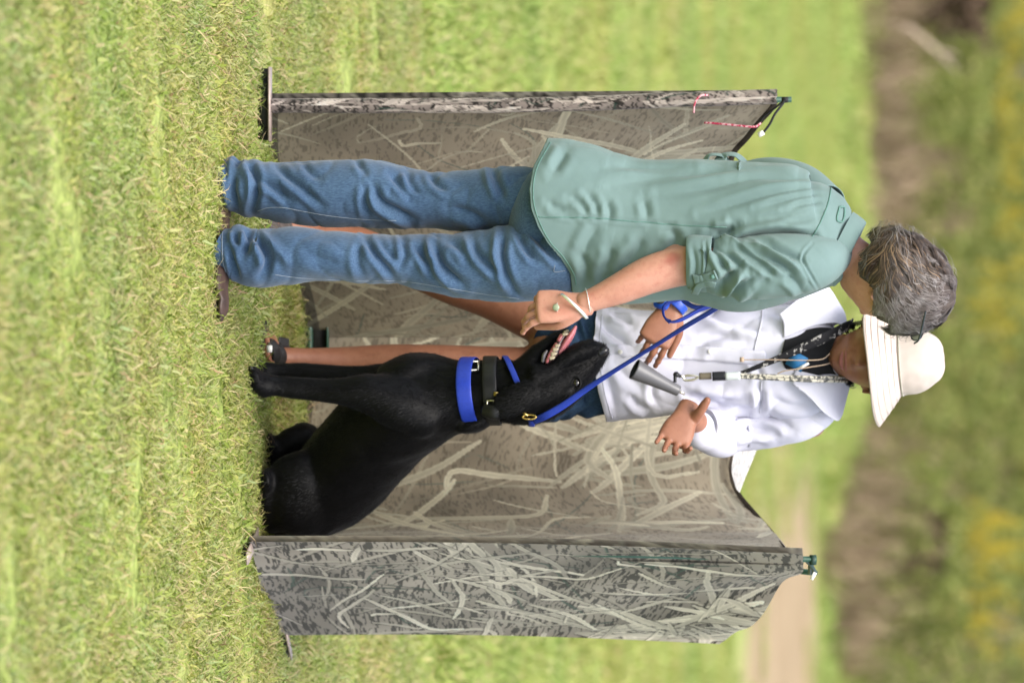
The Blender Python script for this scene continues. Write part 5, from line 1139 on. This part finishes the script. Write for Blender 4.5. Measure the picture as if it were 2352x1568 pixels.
# dark hair tied back
dkhair = Mat('dark_hair', (.012, .009, .008, 1), .45, .4)
hair_strands('hair', pB, hcB, hrB, hfB, huB, np.array((.079, .099, .118)), 4000, dkhair, lambda D: (D[:, 2] > -.7) & (D[:, 1] < .25) & (np.abs(D[:, 0]) + D[:, 1] * .3 > -.2), lambda D: np.array((0, -1, -.6)) + 0 * D, (.05, .10), .0014, .008, 6, 9, .003, 150)
# shorts
Vp = loft([(822, 1275, YB, 128, .118), (830, 1330, YB, 128, .116), (834, 1400, YB, 116, .105), (834, 1440, YB, 110, .10)], 60, 100); Va = loft([(728, 1256, YB + .02, 84, .105), (746, 1290, YB + .02, 86, .11), (780, 1330, YB + .02, 80, .10)], 60, 90); Vb = loft([(884, 1236, YB - .01, 88, .105), (886, 1270, YB - .01, 84, .108), (880, 1330, YB, 72, .10)], 60, 90)
g = Geo(); tsV = []
for Vq, sd_ in ((Vp, 1), (Va, 2), (Vb, 3)):
    F_ = grid_faces(*Vq.shape[:2]); V = densify(Vq.reshape(-1, 3), F_, 60 + sd_, .005); V = fold(V, F_, [([(420, 1150), (520, 1080), (640, 1010)], 9, -.009), ([(480, 1180), (600, 1110), (700, 1060)], 8, -.008), ([(520, 480), (560, 580), (640, 680)], 9, -.009), ([(580, 460), (620, 560), (650, 640)], 7, -.008)], Z2); g.add(V, F_); tsV.append((V, F_))
shorts = g.obj('shorts', navy.m, pB); md = shorts.modifiers.new('thick', 'SOLIDIFY'); md.thickness = .003; md.offset = -1
# white shirt
edgB = [(1340, 706, 968), (1395, 706, 967), (1450, 712, 962), (1520, 716, 957), (1600, 716, 953), (1680, 708, 956), (1760, 694, 962), (1820, 684, 968), (1862, 684, 966), (1890, 698, 952), (1915, 730, 918), (1932, 760, 884)]
dpB = [.155, .148, .138, .130, .122, .13, .132, .125, .112, .098, .08, .066]
Vt = loft([((l + r_) / 2, v, YB, (r_ - l) / 2, d, 2.3) for (v, l, r_), d in zip(edgB, dpB)], 260, 200); F_ = grid_faces(*Vt.shape[:2]); V = Vt.reshape(-1, 3)
N = vnormals(V, F_); V = V + N * (.006 * nz(V, (6, 6, 4), 71) + .003 * nz(V, (15, 15, 9), 72) - .0045 * ridged(V, (8, 8, 7), 73, 4))[:, None]
fw = [([(690, 480), (760, 560), (860, 640), (930, 700)], 10, -.010), ([(760, 430), (850, 470), (930, 520)], 9, -.008), ([(740, 860), (780, 1000), (800, 1120)], 10, -.008), ([(900, 1000), (960, 1080), (1040, 1110)], 9, -.007), ([(1080, 900), (1060, 1000), (1100, 1080)], 9, -.006), ([(800, 800), (900, 900), (1000, 960)], 12, -.006), ([(1300, 1020), (1420, 1060), (1560, 1060), (1700, 1050)], 10, -.010), ([(1340, 960), (1480, 980), (1640, 1000)], 10, .008), ([(1350, 700), (1450, 640), (1600, 600)], 12, -.006), ([(690, 620), (730, 720), (720, 800)], 7, -.005)]
V = fold(V, F_, fw, Z2)
fw1 = [([(330, 700), (480, 760), (640, 800), (760, 830)], 10, -.008), ([(300, 850), (450, 850), (600, 880)], 10, -.006), ([(740, 700), (860, 720), (980, 700)], 9, -.006), ([(250, 1230), (340, 1260), (480, 1300), (620, 1320), (690, 1290)], 10, -.012), ([(690, 1180), (700, 1260), (690, 1330)], 9, -.011), ([(760, 1240), (880, 1290), (1000, 1280)], 10, -.006), ([(640, 1000), (690, 1100), (660, 1180)], 9, -.007)]
V = fold(V, F_, fw1, Z1)
V, Ft = cut_hem(V, F_, [690, 729, 785, 800, 851, 900, 943, 966, 990], [1372, 1369, 1364, 1362, 1366, 1374, 1386, 1393, 1398])
# sleeves
Vs = loft([(990, 1642, YB - .02, 50, .055), (990, 1664, YB + .0, 52, .062), (985, 1710, YB + .03, 51, .064), (974, 1780, YB + .02, 52, .062), (960, 1845, YB, 50, .06), (936, 1888, YB, 42, .052), (900, 1912, YB, 24, .034)], 160, 110); Fs = grid_faces(*Vs.shape[:2]); S1 = Vs.reshape(-1, 3); S1 = S1 + vnormals(S1, Fs) * (.004 * nz(S1, (10, 10, 8), 81) - .004 * ridged(S1, (12, 12, 9), 83, 4))[:, None]
fs = [([(400, 1340), (440, 1420), (420, 1540)], 7, -.010), ([(440, 1390), (540, 1350), (660, 1340)], 9, -.010), ([(480, 1450), (620, 1430), (780, 1450)], 10, -.008), ([(700, 1330), (800, 1370), (900, 1440)], 10, -.007), ([(520, 1530), (640, 1500), (760, 1500)], 9, .006)]
S1 = fold(S1, Fs, fs, Z1)
Kf = np.array([[*W(988, 1668, YB + .05), .058, .056], [*W(990, 1655, YB - .0), .062, .056], [*W(990, 1636, YB - .06), .056, .050], [*W(988, 1622, YB - .11), .050, .045], [*W(985, 1612, YB - .15), .047, .043]]); Vf = loft(Kf, 90, 90, ref=(0, 0, 1), picture=False); Ff = grid_faces(*Vf.shape[:2]); S2 = Vf.reshape(-1, 3); S2 = S2 + vnormals(S2, Ff) * (.004 * nz(S2, (14, 9, 14), 82))[:, None]
Vl = loft([(655, 1560, YB - .14, 42, .045), (640, 1590, YB - .09, 50, .052), (642, 1660, YB - .04, 52, .056), (656, 1760, YB - .02, 56, .06), (682, 1850, YB, 54, .06), (716, 1894, YB, 40, .05), (750, 1912, YB, 24, .034)], 120, 90)
g = Geo(); g.add(V, Ft); g.add(S1, Fs); g.add(S2, Ff); g.add(Vl.reshape(-1, 3), grid_faces(*Vl.shape[:2])); shB = g.obj('shirt', whitem.m, pB); md = shB.modifiers.new('thick', 'SOLIDIFY'); md.thickness = .002; md.offset = -1
tw = bvh(np.concatenate([V, S1, S2]), np.concatenate([Ft, Fs + len(V), Ff + len(V) + len(S1)]))
Kc = np.array([[*W(986, 1616, YB - .135), .048, .044], [*W(984, 1611, YB - .15), .049, .045], [*W(981, 1606, YB - .17), .046, .042], [*W(980, 1606, YB - .172), .036, .034], [*W(984, 1612, YB - .13), .033, .032]]); Vc = loft(Kc, 50, 90, ref=(0, 0, 1), picture=False); V2 = Vc.reshape(-1, 3); Fc = grid_faces(*Vc.shape[:2]); V2 = V2 + vnormals(V2, Fc) * (.003 * nz(V2, 16, 84))[:, None]
g = Geo(); g.add(V2, Fc); g.obj('rolled_cuff', whitem.m, pB)
# placket, pocket flap and seams
P, Nn = on_surface(tw, [(806, 1372), (806, 1450), (808, 1530), (812, 1620), (818, 1700), (822, 1760)], .0025, 40); g = Geo(); strap(g, P, -Nn, .034, .003, 120); g.obj('placket', whitem.m, pB)
for v in (1425, 1530, 1632):
    q = hit(tw, 808, v, .006); g = Geo(); ellipsoid(g, q[0], np.diag((.0055, .002, .0055))); g.obj('button', wht_m.m, pB)
seam(pB, 'pocket_seam', tw, [(700, 1140), (695, 1230), (690, 1330)], whst_m, .0018, 40, Z1); seam(pB, 'pocket_seam', tw, [(705, 690), (700, 760), (660, 920), (650, 985)], whst_m, .0018, 40, Z1); seam(pB, 'yoke_seam', tw, [(1130, 570), (1130, 640)], whst_m, .0018, 20, Z1)
seam(pB, 'hem_stitch', tw, [(722, 1383), (780, 1378), (850, 1380), (900, 1388), (945, 1401), (960, 1406)], whst_m, .0012, 50)
# collar lying open
def leaf(name, rows, mat, parent, n=40, th=.003, bulge=.0):
    """sheet through rows of world points"""
    A = np.array([spline3(np.array(r_), n) for r_ in rows]); A = np.stack([spline3(A[:, k], n) for k in range(n)], 1)
    g = Geo(); g.add(A.reshape(-1, 3), grid_faces(n, n, False)); o = g.obj(name, mat.m, parent); md = o.modifiers.new('thick', 'SOLIDIFY'); md.thickness = th; md.offset = 0; return o
yc = YB - .11
leaf('collar', [[W(880, 1953, YB - .02), W(872, 1925, yc + .03), W(862, 1880, yc), W(850, 1826, yc - .01)], [W(910, 1945, YB - .02), W(915, 1915, yc + .02), W(905, 1870, yc - .01), W(880, 1822, yc - .025)], [W(952, 1934, YB - .04), W(966, 1922, yc + .03), W(945, 1890, yc - .0), W(900, 1850, yc - .02)]], whitem, pB)
leaf('collar', [[W(752, 1945, YB - .0), W(742, 1915, yc + .04), W(748, 1870, yc + .01), W(775, 1800, yc - .012)], [W(720, 1940, YB - .0), W(700, 1905, yc + .04), W(712, 1860, yc + .01), W(742, 1800, yc - .02)], [W(686, 1920, YB - .0), W(672, 1890, yc + .05), W(684, 1840, yc + .01), W(722, 1790, yc - .015)]], whitem, pB)
# black undershirt in the open neck
leaf('undershirt', [[W(758, 1930, YB - .04), W(785, 1916, YB - .085), W(815, 1905, YB - .09), W(850, 1914, YB - .085), W(872, 1935, YB - .04)], [W(752, 1880, YB - .09), W(785, 1862, YB - .118), W(815, 1858, YB - .122), W(845, 1862, YB - .118), W(868, 1880, YB - .09)], [W(772, 1806, YB - .11), W(790, 1800, YB - .128), W(815, 1795, YB - .132), W(838, 1800, YB - .128), W(856, 1812, YB - .115)]], blackm, pB)
# hat
hatC = W(829, 2068, YB - .07); hx = unit(np.array((1, -.02, .06))); hz = unit(np.array((-.06, -.03, 1.0))); hz = unit(hz - hx * (hz @ hx)); hy = np.cross(hz, hx)
def hat_ring(rx, ry, z, n=120, wav=0.0, sh=0.0):
    th = np.linspace(0, 2 * math.pi, n, endpoint=False); return hatC + np.outer(np.cos(th) * rx, hx) + np.outer(np.sin(th) * ry + sh, hy) + np.outer(z + wav * np.cos(2 * th + .5) + wav * .6 * np.sin(3 * th), hz)
rows = [hat_ring(.076 * math.cos(t) ** .75 if t < 1.56 else .0005, .094 * max(math.cos(t), 0) ** .75 + .0004, .012 + .088 * math.sin(t)) for t in np.linspace(math.pi / 2, 0, 26)] + [hat_ring(.0775, .0955, .004), hat_ring(.0785, .0965, -.002)]
A = np.array(rows); V = A.reshape(-1, 3); F_ = grid_faces(*A.shape[:2])[:, ::-1]; V = V + vnormals(V, F_) * (.004 * nz(V, 16, 91) + .0015 * nz(V, 50, 92))[:, None]
hat = empty('hat', hatC, None, None); hat.parent = pB; hat.matrix_parent_inverse = pB.matrix_world.inverted()
g = Geo(); g.add(V, F_); o = g.obj('crown', hatm.m, hat); md = o.modifiers.new('thick', 'SOLIDIFY'); md.thickness = .003; md.offset = -1
rows = [hat_ring(.0785 + .068 * t, .0965 + .060 * t, -.002 - .062 * t ** 1.1 - .0, wav=.008 * t) for t in np.linspace(0, 1, 24)]
A = np.array(rows); V = A.reshape(-1, 3); F_ = grid_faces(*A.shape[:2])[:, ::-1]; V = V + vnormals(V, F_) * (.002 * nz(V, 14, 93))[:, None]; g = Geo(); g.add(V, F_); o = g.obj('brim', hatm.m, hat); md = o.modifiers.new('thick', 'SOLIDIFY'); md.thickness = .004; md.offset = -1
for t in (.2, .4, .6, .8, .96):
    g = Geo(); R_ = hat_ring(.0785 + .068 * t, .0965 + .060 * t, .0005 - .002 - .062 * t ** 1.1, wav=.008 * t); tube(g, np.concatenate([R_, R_[:1]]), .0007, 130, 5); g.obj('brim_stitch', plain('hat_thread', (.44, .38, .33, 1), .9, .1).m, hat)
g = Geo(); R_ = hat_ring(.0795, .0975, .002); tube(g, np.concatenate([R_, R_[:1]]), .0016, 130, 6); g.obj('crown_seam', plain('hat_seam', (.44, .42, .36, 1), .9, .1).m, hat)
# sandals
def sandal(c, tip, w, y0, strapsets, name='sandal'):
    s = empty(name, c, None, None); s.parent = pB; s.matrix_parent_inverse = pB.matrix_world.inverted(); return s
sd1 = sandal(W(815, 606, YB - .1), None, 0, 0, None)
g = Geo(); add_loft(g, [(834, 608, YB - .03, 9, .034), (815, 605, YB - .11, 10, .044), (796, 602, YB - .18, 10, .052), (776, 600, YB - .235, 8, .044)], 40, 32, round_=.5); g.obj('sole', sandal_m.m, sd1)
g = Geo(); strap(g, [W(842, 614, YB - .06), W(838, 640, YB - .1), W(818, 650, YB - .14), W(796, 638, YB - .15), W(786, 612, YB - .13)], [(1, -.3, .2), (.7, -.6, .5), (0, -.6, .8), (-.7, -.5, .6), (-1, -.2, .2)], .028, .005, 60); strap(g, [W(838, 612, YB - .12), W(830, 632, YB - .16), W(806, 634, YB - .2), W(786, 624, YB - .21), W(776, 608, YB - .2)], [(1, -.3, .2), (.7, -.6, .5), (0, -.6, .8), (-.7, -.5, .6), (-1, -.2, .2)], .03, .005, 60); g.obj('foot_strap', sandal_m.m, sd1)
g = Geo(); strap(g, [W(842, 640, YB - .08), W(836, 664, YB - .03), W(815, 668, YB - .01), W(800, 660, YB - .05), W(792, 640, YB - .1), W(786, 660, YB - .06), W(782, 640, YB - .1)], (0, -.6, .6), .018, .004, 60); g.obj('heel_strap', sandal_m.m, sd1)
g = Geo(); box(g, W(801, 619, YB - .235), (.016, .006, .012)); g.obj('strap_badge', wht_m.m, sd1)
sd2 = sandal(W(515, 606, YB - .12), None, 0, 0, None); clog_m = plain('grey_brown_clog', (.075, .062, .058, 1), .6, .3, .25, 50)
g = Geo(); add_loft(g, [(520, 640, YB - .06, 30, .042), (516, 622, YB - .13, 30, .048), (512, 612, YB - .2, 22, .05)], 40, 32, round_=.6); g.obj('upper', clog_m.m, sd2)
for a in range(3):
    for b in range(4): g = Geo(); ellipsoid(g, W(508 + a * 9, 618 + b * 9, YB - .18 + b * .012), np.diag((.0032, .012, .0028)), 10, 8); g.obj('vent_hole', sandal_m.m, sd2)
# watch on the picture-left wrist
g = Geo(); c_ = W(697, 1549, YB - .208); xd = unit(W(752, 1502, YB - .222) - c_); s1 = unit(np.cross(xd, (0, 1, 0))); s2 = np.cross(xd, s1)
th = np.linspace(0, 2 * math.pi, 33); strap(g, c_ + np.outer(np.cos(th) * .030, s1) + np.outer(np.sin(th) * .027, s2), np.outer(np.cos(th), s1) + np.outer(np.sin(th), s2), .020, .004, 80); wt = g.obj('watch', plain('bright_blue_strap', (.012, .06, .40, 1), .4, .5).m, pB)
g = Geo(); add_loft(g, [(692, 1508, YB - .225, 15, .012), (694, 1520, YB - .23, 17, .014), (698, 1532, YB - .235, 15, .012)], 16, 24, round_=.4); g.obj('watch_case', plain('blue_case', (.012, .07, .42, 1), .35, .5).m, wt)
g = Geo(); ellipsoid(g, W(692, 1517, YB - .245), np.diag((.006, .004, .010)), 16, 10); g.obj('watch_face', sandal_m.m, wt)
# ------------------------------------------------------------------ lanyards and the horn hanging from them
lan = empty('lanyard', W(860, 1640, YB - .15), 'black patterned neck lanyard with grey braided cord and clip on the white shirt', 'lanyard')
def onw(pts, off, n=40):
    P, Nn = on_surface(tw, pts, off, n); return P, Nn
webm = Mat('patterned_webbing', rough=.7, spec=.2); webm.col(webm.ramp(webm.tex(70, 2, stretch=(1, 1, 1)), [(.56, (.008, .008, .010)), (.62, (.30, .29, .28))]))
yl = YB - .15
P = [W(742, 1958, YB - .03), W(752, 1940, YB - .10), W(775, 1895, yl + .0), W(800, 1840, yl - .012), (W(828, 1775, yl - .018)), W(848, 1725, yl - .02), W(856, 1702, yl - .02)]
g = Geo(); strap(g, P, (.2, -1, .2), [.024, .024, .023, .020, .015, .010, .008], .003, 90); g.obj('webbing', webm.m, lan)
braid_m = cordmat('grey_braid', (.09, .09, .085, 1), (.55, .52, .44, 1), 120)
for dx in (-4, 4):
    P = [W(872 + dx, 1946, YB - .05), W(871 + dx, 1920, YB - .11), W(870 + dx, 1860, yl - .01), W(867 + dx * .9, 1790, yl - .02), W(863 + dx * .6, 1698, yl - .022)]
    g = Geo(); tube(g, P, .0036, 80, 8); g.obj('cord', braid_m.m, lan)
tubem = plain('clear_tubing', (.55, .60, .60, 1), .2, .5, .1); dkb = plain('black_band', (.008, .009, .012, 1), .4, .4)
for nm, v0, v1, r_, mt in (('clear_tube', 1666, 1700, .0095, tubem), ('black_band', 1636, 1666, .0105, dkb), ('olive_band', 1606, 1634, .008, plain('olive_webbing', (.14, .12, .085, 1), .7, .2))):
    g = Geo(); tube(g, [W(864, v0, yl - .026), W(863, v1, yl - .024)], r_, 8, 16); g.obj(nm, mt.m, lan)
g = Geo(); tube(g, [W(865, 1608, yl - .028), W(862, 1590, yl - .03), W(864, 1572, yl - .03), W(872, 1572, yl - .03), W(872, 1592, yl - .03), W(866, 1606, yl - .03)], .0028, 50, 8); tube(g, [W(864, 1572, yl - .03), W(864, 1560, yl - .032)], .003, ns=8); g.obj('snap_hook', nickel_m.m, lan)
# badge on the webbing
badge = Mat('blue_badge', (.02, .22, .55, 1), .4, .4); q = W(829, 1830, yl - .008)
g = Geo(); M = np.array(Matrix.Rotation(.5, 3, 'Y')); box(g, q, (.036, .003, .040), M); o = g.obj('badge', plain('badge_blue', (.02, .13, .30, 1), .5, .3, .3, 60).m, lan); g = Geo(); box(g, q + (.012, -.0005, .014), (.006, .0032, .030), np.array(Matrix.Rotation(-.5, 3, 'Y'))); g.obj('badge_border', wht_m.m, o)
# chin cord of the hat
g = Geo(); tube(g, [W(812, 1906, YB - .12), W(824, 1890, YB - .15), W(827, 1860, yl - .02), W(826, 1780, yl - .022), W(826, 1704, yl - .02)], .0014, 60, 6); tube(g, [W(834, 1906, YB - .12), W(838, 1890, YB - .15), W(846, 1840, yl - .02), W(852, 1800, yl - .022), W(858, 1786, yl - .02)], .0014, 60, 6); tube(g, [W(820, 1704, yl - .02), W(831, 1704, yl - .02)], .005); g.obj('chin_cord', plain('tan_cord', (.40, .30, .22, 1), .8, .2).m, hat)
# horn
horn = empty('horn', W(856, 1456, yl - .05), 'grey cone-shaped plastic horn hanging in front of the white shirt', 'horn')
c0, c1 = W(847, 1457, yl - .07), W(897, 1557, yl - .04); dd = unit(c1 - c0); s1 = unit(np.cross(dd, (0, 1, 0))); s2 = np.cross(dd, s1)
L_ = np.linalg.norm(c1 - c0)
hm_ = plain('dark_grey_plastic', (.115, .115, .125, 1), .38, .45, .06, 30)
prof = [(0, .0225), (.0, .0245), (.03, .0240), (.2, .0215), (.5, .0175), (.8, .0140), (1.0, .0125), (1.02, .0115), (1.02, .004)]
th = np.linspace(0, 2 * math.pi, 48, endpoint=False); A = np.array([c0 + dd * (t * L_) + np.outer(np.cos(th) * r_, s1) + np.outer(np.sin(th) * r_, s2) for t, r_ in prof]); g = Geo(); g.add(A.reshape(-1, 3), grid_faces(len(prof), 48)); g.obj('cone', hm_.m, horn)
A = np.array([c0 + dd * (t * L_) + np.outer(np.cos(th) * r_, s1) + np.outer(np.sin(th) * r_, s2) for t, r_ in [(0, .0225), (.3, .018), (.9, .011), (.92, .001)]]); g = Geo(); g.add(A.reshape(-1, 3), grid_faces(4, 48)[:, ::-1]); g.obj('bore', dkb.m, horn)
g = Geo(); tube(g, [c1 - dd * .012 - s1 * .0 + (-.014, -.004, .004), W(858, 1552, yl - .045), W(864, 1562, yl - .034)], .004, 20, 8); ellipsoid(g, W(860, 1553, yl - .045), np.eye(3) * .007); g.obj('hanger', dkb.m, horn)
g = Geo(); tube(g, [c1 + dd * .0, c1 + dd * .018], [.004, .003], ns=10); g.obj('mouthpiece', nickel_m.m, horn)
